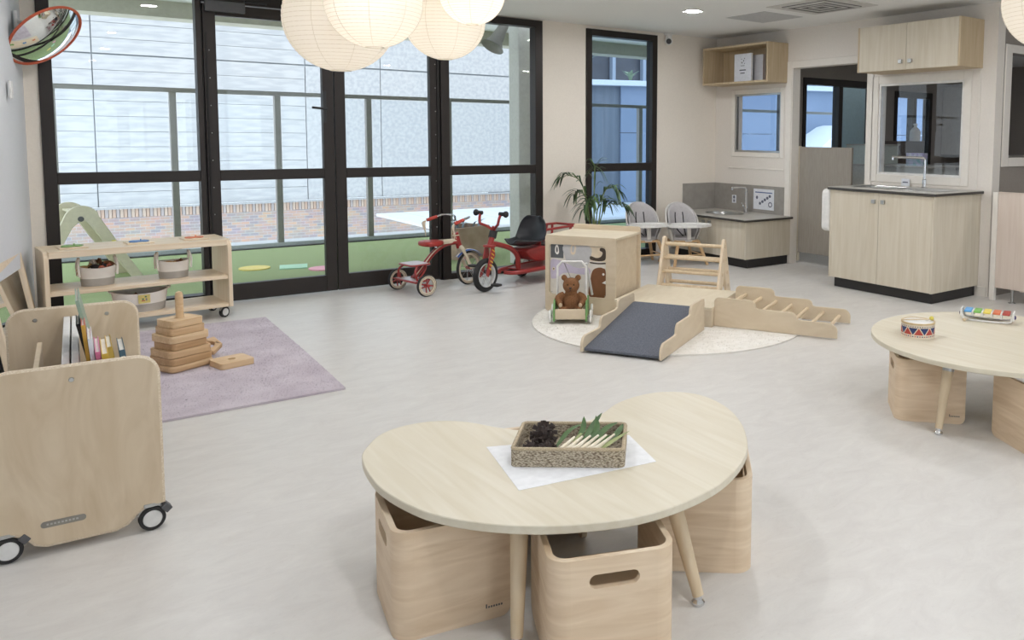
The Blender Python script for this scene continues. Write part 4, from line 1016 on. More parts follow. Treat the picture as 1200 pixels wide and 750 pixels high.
MB().tube([(0, -.085, .200), (0, -.083, .190), (-.008, -.080, .184)], .0014, 6).tube([(0, -.083, .190), (.008, -.080, .184)], .0014, 6).build('mouth', MATS['bear_nose'], bear)

# ================================================================ TRICYCLES
red_m = mat('red_enamel', (160, 50, 46), .3, spec=.6); cream_e = mat('cream_enamel', (226, 212, 188), .35); tyre = mat('tyre_rubber', (38, 37, 38), .7); seat_blk = mat('black_vinyl', (40, 41, 46), .4, spec=.5); red_rubber = mat('red_grip', (190, 70, 56), .5)
stripe_y = mat('stripe_yellow', (232, 188, 70), .4); blue_e = mat('fender_blue', (70, 104, 170), .3)
def wheel(par, c, r, tr, rim, spoke_m, nsp=12, whitewall=None, cross=None, wax=0):
    """tyre with rim, spokes and hub; axle along y turned by wax"""
    o = MB().torus((0, 0, 0), r-tr, tr, 'y', 40, 10).build('wheel', tyre, par, loc=c, rz=wax)
    b = MB(); b.lathe([(r-2.1*tr, -tr*.7), (r-1.7*tr, -tr*.9), (r-1.5*tr, -tr*.4), (r-1.5*tr, tr*.4), (r-1.7*tr, tr*.9), (r-2.1*tr, tr*.7), (r-2.1*tr, -tr*.7)], 36, (0, 0, 0), 'y', caps=False); b.build('rim', rim, o, sharp=50)
    if whitewall:
        for s_ in (-1, 1): MB().lathe([(r-1.75*tr, s_*tr*.86), (r-.7*tr, s_*tr*1.02)], 36, (0, 0, 0), 'y', caps=False).build('whitewall', whitewall, o)
    s_ = MB()
    for k in range(nsp):
        a = 2*pi*k/nsp; t = .16 if k % 2 else -.16
        s_.tube([(.012*cos(a), .008*(1 if k % 2 else -1), .012*sin(a)), ((r-2*tr)*cos(a+t), 0, (r-2*tr)*sin(a+t))], .0016 if nsp > 8 else .006, 6)
    s_.build('spokes', spoke_m, o)
    MB().cyl((0, -.03, 0), (0, .03, 0), .014, n=16).build('hub', red_m if whitewall else chrome, o)
    return o
# small retro tricycle
t1 = thing('tricycle', 'small red and cream tricycle with whitewall tyres and rear step', 'tricycle', (2.69, 6.88, 0), radians(10))
for s_ in (-1, 1): wheel(t1, (0, s_*.235, .097), .097, .016, cream_e, red_m, 7, cream_e)
wheel(t1, (.60, 0, .158), .158, .017, cream_e, chrome, 16, cream_e, wax=radians(12))
MB().cyl((0, -.22, .097), (0, .22, .097), .009).build('rear_axle', chrome, t1)
MB().prism([(-.075, -.18), (.085, -.13), (.10, -.06), (.10, .06), (.085, .13), (-.075, .18)], .112, .126).build('rear_deck', red_m, t1, bevel=.004)
MB().prism([(-.06, -.16), (.07, -.115), (.085, -.05), (.085, .05), (.07, .115), (-.06, .16)], .126, .1285).build('deck_pad', mat('deck_silver', (206, 190, 190), .3, .4), t1)
MB().prism(rr(-.075, -.12, .13, .12, .04, 5), .252, .264).build('step_board', red_m, t1, bevel=.004)
MB().prism(rr(-.062, -.105, .117, .105, .035, 5), .264, .267).build('step_pad', MATS['deck_silver'], t1)
for s_ in (-1, 1):
    MB().tube(smooth_path([(-.03, s_*.14, .125), (-.05, s_*.135, .2), (-.01, s_*.10, .253)], 5), .010, 8).build('step_strut', red_m, t1)
    MB().tube(smooth_path([(.03, s_*.06, .125), (.10, s_*.05, .20), (.115, s_*.04, .253)], 5), .010, 8).build('step_strut', red_m, t1)
fr_ = smooth_path([(.02, 0, .13), (.12, 0, .235), (.22, 0, .335), (.34, 0, .40), (.475, 0, .415)], 6)
MB().tube(fr_, .022, 12).build('main_tube', red_m, t1)
MB().tube([p+Vector((0, -.016, .016)) for p in fr_], .006, 6).build('tube_stripe', cream_e, t1)
MB().cyl((.455, 0, .50), (.500, 0, .36), .028, .028, 16).build('head_tube', red_m, t1)
MB().torus((.462, 0, .478), .028, .005, 'z', 20, 8).build('head_ring', cream_e, t1)
for s_ in (-1, 1): MB().tube(smooth_path([(.497, s_*.012, .37), (.515, s_*.04, .335), (.60, s_*.045, .16)], 5), [.014+.006*(i < 6) for i in range(11)], 10).build('fork_blade', cream_e, t1)
fd = []
for k in range(14):
    a = radians(35+8*k); rr2 = .178
    fd.append([(.60+rr2*cos(a), y, .158+rr2*sin(a)+(.0 if abs(y) < .02 else -.010)) for y in (-.030, -.015, 0, .015, .030)])
MB().strip(fd).build('front_fender', blue_e, t1, fix=True)
fd2 = [[(x*1.0, y*.5, z+.002) for x, y, z in row] for row in fd]
MB().strip(fd2).build('fender_stripe', cream_e, t1)
MB().tube(smooth_path([(.452, 0, .49), (.445, 0, .56), (.46, 0, .60)], 4), .012, 10).build('stem', chrome, t1)
hb = smooth_path([(.38, .215, .63), (.46, .20, .655), (.52, .11, .645), (.47, .0, .60), (.52, -.11, .645), (.46, -.20, .655), (.38, -.215, .63)], 6)
MB().tube(hb, .010, 10).build('handlebar', chrome, t1)
for s_ in (-1, 1):
    MB().tube([(.30, s_*.222, .612), (.40, s_*.212, .638)], .0155, 12).build('grip', red_rubber, t1)
    b = MB()
    for k in range(5): b.tube(smooth_path([(.30, s_*.222, .612), (.285-.006*k, s_*(.226+.004*k), .585), (.285+.004*k, s_*(.225+.004*k), .50-.02*(k % 3))], 4), .0035, 5)
    b.build('streamer', cream_e, t1)
b = MB(); b.prism(smooth_loop([(.12, -.085), (.22, -.10), (.29, -.06), (.30, 0), (.29, .06), (.22, .10), (.12, .085), (.10, 0)], 4), .405, .448)
b.build('seat', mat('seat_red', (170, 54, 48), .35), t1, bevel=.014, seg=3)
b = MB(); b.prism(smooth_loop([(.27, -.06), (.33, -.035), (.43, -.018), (.45, 0), (.43, .018), (.33, .035), (.27, .06)], 4), .408, .446); b.build('seat_nose', cream_e, t1, bevel=.012, seg=3)
MB().tube([(.26, 0, .36), (.24, 0, .41)], .012, 8).build('seat_post', chrome, t1)
for s_ in (-1, 1):
    MB().tube([(.60, s_*.03, .158), (.60, s_*.062, .158), (.61, s_*.065, .158+s_*.07), (.61, s_*.10, .158+s_*.07)], .006, 8).build('crank', chrome, t1)
    bx('pedal', red_rubber, t1, .58, s_*.115-.025, .148+s_*.07, .64, s_*.115+.025, .168+s_*.07, .004)
# red tandem tricycle with black bucket seat (x towards the front wheel)
t2a = math.atan2(6.556-6.86, 3.24-4.02)
t2 = thing('tricycle', 'larger red tricycle with black bucket seat and striped fork', 'tricycle', (4.02, 6.86, 0), t2a)
wb = .835
wheel(t2, (wb, 0, .152), .152, .026, mat('rim_white', (216, 216, 214), .35), chrome, 14)
for s_ in (-1, 1): wheel(t2, (.03, s_*.25, .118), .118, .024, MATS['rim_white'], chrome, 10)
MB().cyl((.03, -.24, .118), (.03, .24, .118), .010).build('rear_axle', black_plastic, t2)
for s_ in (-1, 1):
    MB().prism([(wb-.075, .40), (wb-.035, .40), (wb+.030, .155), (wb+.005, .135), (wb-.04, .25), (wb-.085, .32)], s_*.036-.007, s_*.036+.007, 'y').build('fork_blade', red_m, t2, bevel=.003)
    b = MB()
    for k in range(6):
        z0 = .19+k*.032; xo = wb-.012-(z0-.19)*.26
        b.prism([(xo-.022, z0), (xo+.012, z0+.022), (xo+.012, z0+.034), (xo-.022, z0+.012)], s_*.0435-.0008, s_*.0435+.0008, 'y')
    b.build('fork_stripes', stripe_y, t2)
MB().prism([(wb-.085, -.05), (wb-.02, -.05), (wb-.02, .05), (wb-.085, .05)], .395, .42).build('fork_crown', red_m, t2, bevel=.008)
MB().cyl((wb-.055, 0, .40), (wb-.095, 0, .50), .026, .026, 16).build('head_tube', red_m, t2)
MB().cyl((wb-.090, 0, .478), (wb-.112, 0, .535), .036, .036, 18).build('head_cover', black_rubber, t2)
MB().tube(smooth_path([(wb-.11, 0, .53), (wb-.12, 0, .555), (wb-.10, .0, .575)], 4), .013, 10).build('stem', red_m, t2)
for s_ in (-1, 1):
    MB().tube(smooth_path([(wb-.11, 0, .545), (wb-.08, s_*.06, .585), (wb-.05, s_*.105, .61), (wb-.055, s_*.115, .66), (wb-.075, s_*.12, .70)], 5), .0125, 10).build('handlebar', red_m, t2)
    MB().lathe([(.012, 0), (.018, .004), (.018, .06), (.028, .068), (.030, .08), (.024, .09), (0, .092)], 18, (wb-.075, s_*.10 if s_ > 0 else -.10, .70), 'y').build('grip', black_rubber, t2) if s_ > 0 else MB().lathe([(.012, 0), (.018, -.004), (.018, -.06), (.028, -.068), (.030, -.08), (.024, -.09), (0, -.092)], 18, (wb-.075, -.10, .70), 'y').build('grip', black_rubber, t2)
    MB().tube([(wb, s_*.05, .152), (wb, s_*.075, .152), (wb+.01, s_*.078, .152-s_*.075), (wb+.01, s_*.115, .152-s_*.075)], .0065, 8).build('crank', chrome, t2)
    MB().prism(rr(wb-.028, s_*.135-.04, wb+.048, s_*.135+.04, .015, 3), .142-s_*.075, .160-s_*.075).build('pedal', black_rubber, t2, bevel=.003)
mt = smooth_path([(wb-.08, 0, .43), (.60, 0, .39), (.48, 0, .345), (.40, 0, .27), (.385, 0, .15)], 6)
MB().tube(mt, .024, 12).build('main_tube', red_m, t2)
for s_ in (-1, 1):
    MB().tube(smooth_path([(.62, s_*.03, .15), (.55, s_*.11, .142), (.3, s_*.15, .142), (.0, s_*.16, .142), (-.32, s_*.15, .142)], 5), .019, 12).build('lower_tube', red_m, t2)
    MB().tube([(-.10, s_*.15, .15), (-.20, s_*.15, .38), (-.24, s_*.15, .50)], .013, 10).build('rear_upright', red_m, t2)
    MB().tube([(-.30, s_*.15, .15), (-.33, s_*.15, .50)], .013, 10).build('rear_upright', red_m, t2)
    MB().tube([(.16, s_*.13, .50), (-.24, s_*.15, .505), (-.40, s_*.15, .50)], .012, 10).build('side_rail', red_m, t2)
bx('foot_plate', red_m, t2, -.30, -.14, .135, .40, .14, .150, .004)
MB().tube([(-.33, -.15, .50), (-.40, -.15, .50), (-.40, .15, .50), (-.33, .15, .50)], .012, 10).build('push_bar', red_m, t2)
MB().prism(rr(-.30, -.13, .06, .13, .05, 5), .325, .345).build('rear_seat', seat_blk, t2, bevel=.008)
b = MB(); b.prism(smooth_loop([(.02, .21), (.22, .21), (.34, .27), (.36, .335), (.10, .34), (.0, .30)], 4), -.10, .10, 'y'); b.build('seat_base', red_m, t2, bevel=.01)
bx('seat_back_brace', red_m, t2, .10, -.05, .33, .125, .05, .52, .006)
rows = []
prof = [(.50, .385), (.46, .372), (.38, .358), (.30, .352), (.22, .36), (.165, .40), (.135, .46), (.115, .53), (.105, .59), (.104, .625)]
wd = [.07, .115, .15, .17, .178, .18, .178, .165, .135, .08]
for (x, z), w in zip(prof, wd):
    rows.append([(x+(.05*abs(t)**2 if x < .2 else 0), t*w, z+(.055*abs(t)**2.2 if x >= .2 else .01*abs(t))) for t in [-1, -.75, -.5, -.25, 0, .25, .5, .75, 1]])
o = MB().strip(rows).build('bucket_seat', seat_blk, t2, sub=2); so = o.modifiers.new('shell', 'SOLIDIFY'); so.thickness = .012
bx('side_reflector', white_plastic, t2, -.245, .165, .25, -.215, .172, .34, .004)

# ================================================================ PALM
palm = thing('potted_palm', 'green potted palm standing by the wall behind the play cube', 'plant', (4.66, 6.92, 0))
MB().lathe([(.0, .0), (.12, 0), (.155, .29), (.16, .30), (.148, .30), (.145, .27), (.0, .265)], 32).build('pot', mat('pot_white', (222, 220, 216), .4), palm)
MB().prism(circ(0, 0, .143, 28), .255, .268).build('soil', mat('potting_soil', (70, 56, 46), .9, c2=(50, 40, 34), scale=80), palm)
stem_m = mat('palm_stem', (112, 128, 74), .5); pl1 = mat('palm_leaf', (66, 92, 58), .45, c2=(50, 74, 46), scale=12); pl2 = mat('palm_leaf_light', (96, 122, 74), .45, c2=(78, 104, 60), scale=12)
random.seed(11)
CRT = Vector((cos(radians(-37.8)), sin(radians(-37.8)), 0)); CFW = Vector((.61, .79, 0))
fronds = [(-.34, .05, .96, .42), (-.22, .12, .78, .30), (-.10, -.10, .66, .18), (.0, .0, 1.06, .10), (.22, -.05, .84, .28), (.30, .10, .66, .34), (-.05, -.14, .74, .12), (.12, .14, .70, .2)]
for i, (sx, sy, ht, sp) in enumerate(fronds):
    base = Vector((random.uniform(-.03, .03), random.uniform(-.03, .03), .262))
    tip = CRT*sx+CFW*sy+Vector((0, 0, ht)); mid = base*.4+Vector((tip.x*.35, tip.y*.35, .262+(ht-.262)*.72))
    P = smooth_path([base, mid, Vector((tip.x*.78, tip.y*.78, ht+.03)), tip], 6)
    sm = MB().tube(P, [.007*(1-.75*k/(len(P)-1)) for k in range(len(P))], 6).build('stem', stem_m, palm)
    for k in range(15):
        q = P[min(len(P)-1, 5+k)] if k < 14 else P[-1]
        d = (P[min(len(P)-1, 6+k)]-P[min(len(P)-2, 5+k)]).normalized()
        side = d.cross(Vector((0, 0, 1))); side = side.normalized() if side.length > .1 else CRT
        s_ = -1 if k % 2 else 1; ln = .17+.05*random.random()-.006*abs(k-5)
        if k == 14: dirv = d
        else: dirv = (d*.75+side*s_*.75+Vector((0, 0, .10))).normalized()
        pts = [Vector((0, 0, 0)), dirv*ln*.5+Vector((0, 0, .012)), dirv*ln+Vector((0, 0, -.05-.03*random.random()))]
        blade(MB(), pts, .0125, .3).build('leaf', pl1 if random.random() < .65 else pl2, sm, loc=tuple(q))

# ================================================================ HIGH CHAIRS
shell_m = mat('chair_shell', (226, 221, 214), .4); cush_m = mat('grey_cushion', (192, 188, 188), .85, c2=(184, 180, 180), scale=60); beech = wood('beech_leg', (216, 182, 140), (198, 160, 116), 'z'); strap_m = mat('black_strap', (62, 60, 62), .7)
def high_chair(label, loc, rz):
    t = thing('high_chair', label, 'high chair', loc, rz, 'high chairs by the slim window')
    # front is -y
    for x in (-1, 1):
        for y in (-1, 1):
            MB().tube([(x*.20, y*.20, 0), (x*.12, y*.12, .26)], [.016, .021], 12).build('leg', beech, t)
        MB().tube([(x*.165, -.165, .11), (x*.165, .165, .11)], .009, 8).build('stretcher', beech, t)
    MB().tube([(-.165, -.165, .11), (.165, -.165, .11)], .009, 8).build('stretcher', beech, t)
    bx('seat_frame', beech, t, -.135, -.135, .245, .135, .135, .27, .005)
    rows = []
    ang = [radians(-20+220*k/20) for k in range(21)]   # shell wraps round the back
    for j in range(9):
        v = j/8; row = []
        for a in ang:
            bk_ = max(0, sin(a))        # 1 at the back
            top = .40+.27*bk_**.6
            z = .27+(top-.27)*v; rx = .142+.050*v; ry = .128+.045*v
            row.append((rx*cos(a), ry*sin(a)+.02*v*bk_, z))
        rows.append(row)
    o = MB().strip(rows).build('shell', shell_m, t, sharp=80); so = o.modifiers.new('shell', 'SOLIDIFY'); so.thickness = .014; so.offset = 1
    rows2 = [[(x*.93, y*.93-.004, z*.985+.01) for x, y, z in row] for row in rows]
    o = MB().strip(rows2).build('cushion', cush_m, t, sharp=80); so = o.modifiers.new('pad', 'SOLIDIFY'); so.thickness = .020; so.offset = -1
    MB().prism([(.14*cos(2*pi*k/28), .135*sin(2*pi*k/28)) for k in range(28)], .27, .30).build('seat_pad', cush_m, t, bevel=.008)
    MB().prism([(.145*cos(2*pi*k/28), .142*sin(2*pi*k/28)) for k in range(28)], .255, .272).build('seat_shell', shell_m, t, bevel=.005)
    for x in (-.045, .045): MB().tube(smooth_path([(x, .120, .56), (x*1.1, .105, .48), (x, .07, .38), (x*.4, -.03, .312)], 4), .006, 6).build('harness_strap', strap_m, t)
    bx('tray_post', shell_m, t, -.022, -.15, .28, .022, -.128, .43, .004)
    tr_o = [(x*1.0, y) for x, y in [(.262*cos(2*pi*k/48), -.145+.165*sin(2*pi*k/48)) for k in range(48)]]
    tr_i = [(.232*cos(2*pi*k/48), -.155+.135*sin(2*pi*k/48)) for k in range(48)]
    MB().prism(tr_o, .425, .437).build('tray', white_plastic, t, bevel=.004)
    MB().prism(tr_o, .437, .452, holes=[tr_i]).build('tray_rim', white_plastic, t, bevel=.003)
    return t
high_chair('white high chair with grey cushion nearer the palm', (5.40, 7.05, 0), radians(-14))
high_chair('white high chair with grey cushion beside the low sink bench', (6.02, 6.76, 0), radians(-40)) if 0 else None
hc = [o for o in bpy.data.objects if o.get('category') == 'high chair'][0]
dup(hc, (5.76, 6.80, 0), radians(-14), 'white high chair with grey cushion beside the low sink bench')

# ================================================================ JOINERY ON THE RIGHT WALL
def knob(par, x, y, z): return bx('knob', steel, par, x-.022, y-.018, z-.018, x, y+.018, z+.018, .003)
def tap(label, loc, h, reach, rz, curved=False):
    t = thing('mixer_tap', label, 'tap', loc, rz)
    MB().lathe([(.0, 0), (.026, 0), (.026, .008), (.020, .012), (.020, .075), (.014, .082), (.014, .1)], 20).build('body', chrome, t)
    MB().tube(smooth_path([(0, 0, .09), (0, 0, h-.03), (-.012, 0, h-.006), (-.04, 0, h), (-reach, 0, h+.004)], 6), .0115, 12).build('spout', chrome, t)
    MB().cyl((-reach+.004, 0, h), (-reach+.004, 0, h-.022), .012, n=14).build('aerator', chrome, t)
    MB().tube([(0, .018, .05), (0, .035, .06), (-.02, .06, .115)], .007, 8).build('lever', chrome, t)
    return t
def sink_bowl(par, cx, cy, a, b_, ztop, dep=.12):
    bb = MB(); n = 36
    prof = [(1.06, ztop+.001), (1.0, ztop+.003), (.97, ztop-.004), (.93, ztop-dep*.8), (.7, ztop-dep), (.001, ztop-dep*1.02)]
    rows = [[(cx+a*s_*cos(2*pi*k/n), cy+b_*s_*sin(2*pi*k/n), z) for k in range(n+1)] for s_, z in prof]
    return bb.strip(rows).build('sink_bowl', steel, par)
# low sink bench in the corner
lb_ = thing('low_sink_bench', 'low timber laminate sink bench in the far corner', 'bench', (0, 0, 0))
y0, y1, x0 = 6.10, GY-.035, 6.03
bx('end_panel', cab_wood, lb_, x0, y0, .10, RX-.001, y0+.018, .50, .001); bx('cabinet_back', cab_wood, lb_, RX-.02, y0+.018, .10, RX-.002, y1, .50, 0)
bx('cabinet_floor', cab_wood, lb_, x0+.02, y0+.018, .10, RX-.02, y1, .118, 0)
for a, b2 in ((y0+.02, 6.71), (6.714, y1)):
    d_ = bx('door', cab_wood, lb_, x0, a, .102, x0+.018, b2, .498, .001)
    knob(d_, x0, (6.665 if a < 6.5 else 6.76), .455)
bx('kickboard', kick_m, lb_, x0+.06, y0+.03, 0, x0+.072, y1, .10, .001); bx('kickboard', kick_m, lb_, x0+.072, y0+.03, 0, RX-.001, y0+.042, .10, .001)
ct1 = (6.36, 6.78)
hole = [(ct1[0]+.175*cos(2*pi*k/36), ct1[1]+.26*sin(2*pi*k/36)) for k in range(36)]
cnt = MB().prism([(5.995, 6.065), (RX-.001, 6.065), (RX-.001, y1), (5.995, y1)], .502, .53, holes=[hole]).build('low_benchtop', counter_m, None, bevel=.002)
tag(cnt, 'grey benchtop with oval sink on the low corner bench', 'benchtop'); bx('dark_edge', counter_edge, cnt, 5.9905, 6.062, .503, 5.995, y1, .524, 0); bx('dark_edge', counter_edge, cnt, 5.9905, 6.0605, .503, RX-.001, 6.065, .524, 0)
sink_bowl(cnt, ct1[0], ct1[1], .175, .26, .53)
tap('small chrome mixer tap on the low corner bench', (6.58, 6.66, .531), .29, .20, radians(-8))
struct(bx('trim_5', tile_m, None, RX-.011, 6.19, .53, RX-.0005, y1+.004, .845, .001)); struct(bx('trim_6', tile_m, None, 6.20, y1-.006, .53, RX-.012, y1+.0045, .845, .001))
# notices on the splashback
po = thing('hand_washing_poster', 'white hand washing poster on the grey splashback', 'poster', (RX-.0125, 6.505, .69), radians(-90))
MB().box(-.162, 0, -.118, .162, .0012, .118).build('sheet', mat('poster_white', (232, 234, 240), .6), po)
inkb = mat('ink_blue', (92, 112, 156), .6); inkg = mat('ink_grey', (104, 108, 126), .6)
b = MB(); b.box(-.135, -.0008, .072, .135, 0, .084); b.mat(1)
for k in range(5): b.prism(circ(-.055+k*.038, -.048+k*.022, .019, 14, .017), -.0008, 0, 'y')
b.prism(circ(-.105, .018, .017, 14, .02), -.0008, 0, 'y'); b.prism(circ(.105, -.055, .031, 20), -.0008, 0, 'y', [circ(.105, -.055, .019, 20)])
b.build('pictograms', [inkb, inkg], po)
po2 = thing('wall_notice', 'small white notice on the splashback beside the low tap', 'notice', (RX-.0125, 6.99, .665), radians(-90))
MB().box(-.036, 0, -.048, .036, .0012, .048).build('sheet', MATS['poster_white'], po2)
b = MB().prism(circ(0, .022, .018, 14), -.0008, 0, 'y').box(-.012, -.0008, -.035, .012, 0, -.005); b.build('pictograms', inkg, po2)
# tall bench under the big window
tb = thing('sink_cabinet', 'tall two door timber laminate sink cabinet under the big window', 'cabinet', (0, 0, 0))
y0, y1, x0 = 3.855, 4.955, 6.0
bx('end_panel', cab_wood, tb, x0-.0, y0, .095, RX-.001, y0+.018, .915, .001); bx('end_panel', cab_wood, tb, x0, y1-.018, .095, RX-.001, y1, .915, .001)
bx('cabinet_floor', cab_wood, tb, x0+.02, y0+.018, .095, RX-.002, y1-.018, .113, 0)
for a, b2, ky in ((y0+.02, 4.408, 4.36), (4.412, y1-.020, 4.46)):
    d_ = bx('door', cab_wood, tb, x0, a, .097, x0+.018, b2, .913, .0012); knob(d_, x0, ky, .838)
bx('kickboard', kick_m, tb, x0+.055, y0+.03, 0, x0+.067, y1-.03, .095, .001); bx('kickboard', kick_m, tb, x0+.067, y0+.03, 0, RX-.001, y0+.042, .095, .001); bx('kickboard', kick_m, tb, x0+.067, y1-.042, 0, RX-.001, y1-.03, .095, .001)
hole = rr(6.18, 4.42, 6.50, 4.86, .05, 6)
c2_ = MB().prism([(5.985, 3.835), (RX-.001, 3.835), (RX-.001, 4.975), (5.985, 4.975)], .917, .945, holes=[hole]).build('tall_benchtop', counter_m, None, bevel=.002)
tag(c2_, 'grey benchtop with steel sink on the tall sink cabinet', 'benchtop')
bx('dark_edge', counter_edge, c2_, 5.9805, 3.833, .918, 5.985, 4.975, .939, 0); bx('dark_edge', counter_edge, c2_, 5.9805, 3.8305, .918, RX-.001, 3.835, .939, 0)
b = MB(); rows = []
for s_, z in ((1.05, .947), (1.0, .948), (.97, .94), (.94, .80), (.8, .775), (.02, .77)):
    rows.append([(6.34+(x-6.34)*s_, 4.64+(y-4.64)*s_, z) for x, y in hole+hole[:1]])
b.strip(rows).build('sink_bowl', steel, c2_)
MB().prism(rr(6.17, 3.93, 6.50, 4.36, .03, 4), .945, .949).build('drainer', steel, c2_, bevel=.002)
tap('tall chrome mixer tap on the tall sink cabinet', (6.58, 4.34, .946), .275, .30, radians(-70))
sg = thing('tap_sign', 'small white sign behind the tall tap', 'sign', (RX-.03, 4.62, .945), radians(-90))
bx('sign_plate', MATS['poster_white'], sg, -.045, 0, 0, .045, .006, .07, .002); MB().box(-.03, -.0008, .03, .03, 0, .042).build('sign_print', inkg, sg)
td = thing('towel_dispenser', 'white rounded dispenser on the left side of the tall cabinet', 'dispenser', (6.10, 4.957, .52))
MB().prism(rr(-.12, 0, .12, .40, .05, 6), .0, .085, 'y').build('dispenser_body', white_plastic, td, bevel=.012, seg=3)
# upper cabinet, box shelf
uc = thing('upper_cabinet', 'two door timber wall cabinet above the big window', 'cabinet', (0, 0, 0))
y0, y1, z0, z1, x0 = 3.89, 4.957, 2.02, 2.44, 6.35
for a in ((y0, y0+.018), (y1-.018, y1)): bx('end_panel', shelf_wood, uc, x0, a[0], z0, RX-.001, a[1], z1, .001)
bx('cabinet_base', shelf_wood, uc, x0+.019, y0+.018, z0, RX-.001, y1-.018, z0+.018, .001); bx('cabinet_top', shelf_wood, uc, x0+.019, y0+.018, z1-.018, RX-.001, y1-.018, z1, .001)
for a, b2, ky in ((y0+.02, 4.421, 4.375), (4.425, y1-.02, 4.475)):
    d_ = bx('door', cab_wood, uc, x0, a, z0+.002, x0+.018, b2, z1-.002, .0012); knob(d_, x0, ky, z0+.075)
os_ = thing('box_shelf', 'open timber box shelf high on the far right wall', 'shelf', (0, 0, 0))
y0, y1, z0, z1, x0 = 6.185, 7.235, 2.0, 2.43, 6.40
for a in ((y0, y0+.022), (y1-.022, y1)): bx('end_panel', shelf_wood, os_, x0, a[0], z0, RX-.001, a[1], z1, .001)
bx('shelf_base', shelf_wood, os_, x0, y0+.022, z0, RX-.001, y1-.022, z0+.022, .001); bx('shelf_top', shelf_wood, os_, x0, y0+.022, z1-.022, RX-.001, y1-.022, z1, .001); bx('shelf_back', shelf_wood, os_, RX-.008, y0+.022, z0+.022, RX-.001, y1-.022, z1-.022, 0)
bn = thing('display_book', 'large white book facing forward in the box shelf', 'book', (6.49, 6.66, 2.0225), radians(-90))
MB().box(-.135, 0, 0, .135, .003, .315).box(-.135, .022, 0, .135, .025, .315).build('cover', mat('book_white', (226, 228, 234), .5), bn, bevel=.001)
MB().box(-.13, .003, .004, .13, .022, .31).build('pages', pg, bn)
b = MB(); random.seed(4)
for u, v, r in ((-.02, .255, .008), (.03, .26, .009), (.015, .235, .011), (-.012, .215, .012), (.03, .205, .008)): b.prism(circ(u, v, r*.75, 10), -.0008, 0, 'y')
b.build('emblem_print', mat('print_charcoal', (96, 98, 104), .6), bn)['kind'] = 'stuff'
b = MB(); b.box(-.03, -.0008, .178, .03, 0, .184); b.box(-.05, -.0008, .125, .052, 0, .138); b.box(-.035, -.0008, .093, .035, 0, .104)
b.build('title_print', MATS['print_charcoal'], bn)['kind'] = 'stuff'
b2_ = thing('display_book', 'second book standing side-on behind the large white one', 'book', (6.575, 6.56, 2.0225), radians(-90))
MB().box(-.135, 0, 0, .135, .003, .30).box(-.135, .03, 0, .135, .033, .30).build('cover', mat('book_grey', (206, 206, 210), .5), b2_, bevel=.001); MB().box(-.13, .003, .004, .13, .03, .296).build('pages', mat('pages_pink', (190, 172, 168), .6), b2_)
# half-height gate panel
gp = thing('gate_panel', 'grey half height gate panel across the doorway', 'gate', (0, 0, 0))
bx('panel', half_panel, gp, 6.845, 5.385, .125, 6.872, 6.10, 1.298, .002); bx('edge_strip', cab_wood, gp, 6.845, 6.10, .02, 6.88, 6.16, 1.305, .002)
# low partition on the right
lp = thing('low_partition', 'low pale laminate partition panel raised above the floor, at the right edge', 'partition', (0, 0, 0))
pale_lam = wood('pale_pink_laminate', (222, 208, 196), (212, 196, 182), 'z', .5)
bx('panel', pale_lam, lp, 6.645, 2.0, .115, 6.67, 3.655, .94, .002); bx('end_post', trim_m, lp, 6.635, 3.655, 0, 6.675, 3.70, .945, .003); bx('cap_strip', pale_lam, lp, 6.64, 2.0, .94, 6.675, 3.655, .948, .002)
for y in (2.2, 3.50): MB().cyl((6.657, y, 0), (6.657, y, .115), .014).lathe([(.0, 0), (.03, 0), (.03, .006), (.014, .01)], 16, (6.657, y, 0)).build('foot', steel, lp)
bx('low_shelf_board', pale_lam, lp, 6.68, 2.2, .10, 7.1, 3.45, .118, .002)

# adjoining room contents
ar = thing('storage_bench', 'pale storage bench in the room beyond the doorway', 'bench', (0, 0, 0))
bx('carcass', mat('bench_white', (214, 214, 206), .5), ar, 9.16, 6.0, 0, 9.80, GY-.04, 1.02, .002); bx('bench_top', counter_m, ar, 9.13, 5.97, 1.02, 9.85, GY-.04, 1.045, .003)
s2 = thing('tall_cabinet', 'pale tall cabinet beside the dark framed window beyond the doorway', 'cabinet', (0, 0, 0))
bx('carcass', mat('cab_pale_green', (204, 212, 204), .5), s2, 9.20, 6.9, 1.045, 9.80, GY-.04, 1.30, .002); bx('cabinet_top', counter_m, s2, 9.19, 6.88, 1.30, 9.81, GY-.04, 1.315, .002)
def bottle(label, x, y, z, m, h=.2, r=.04, jug=False):
    t = thing('bottle', label, 'bottle', (x, y, z), .4)
    MB().lathe([(0, 0), (r, 0), (r*1.02, h*.6), (r*.6, h*.8), (r*.3, h*.88), (r*.3, h), (0, h)], 20).build('body', m, t)
    MB().lathe([(0, h), (r*.36, h), (r*.36, h*1.1), (0, h*1.1)], 14).build('cap', white_plastic, t)
    if jug: MB().tube(smooth_path([(r*.5, 0, h*.82), (r*1.5, 0, h*.8), (r*1.3, 0, h*.4), (r*.95, 0, h*.35)], 5), .008, 8).build('handle', m, t)
bottle('white bottle on the cabinet beyond the doorway', 9.30, 7.0, 1.315, white_plastic, .18, .035)
bottle('dark red jug on the cabinet beyond the doorway', 9.44, 7.05, 1.315, mat('jug_red', (96, 44, 40), .3), .19, .05, True)
bxs = tag(bx('glove_box', mat('carton_teal', (150, 190, 196), .6, c2=(206, 206, 226), scale=16), None, 9.18, 6.1, 1.045, 9.30, 6.34, 1.14, .002), 'teal and white carton on the bench beyond the doorway', 'box')
bxs2 = tag(bx('glove_box', mat('carton_violet', (176, 164, 210), .6, c2=(222, 222, 232), scale=16), None, 9.18, 6.1, 1.1405, 9.30, 6.34, 1.21, .002), 'violet and white carton stacked on the teal one', 'box')
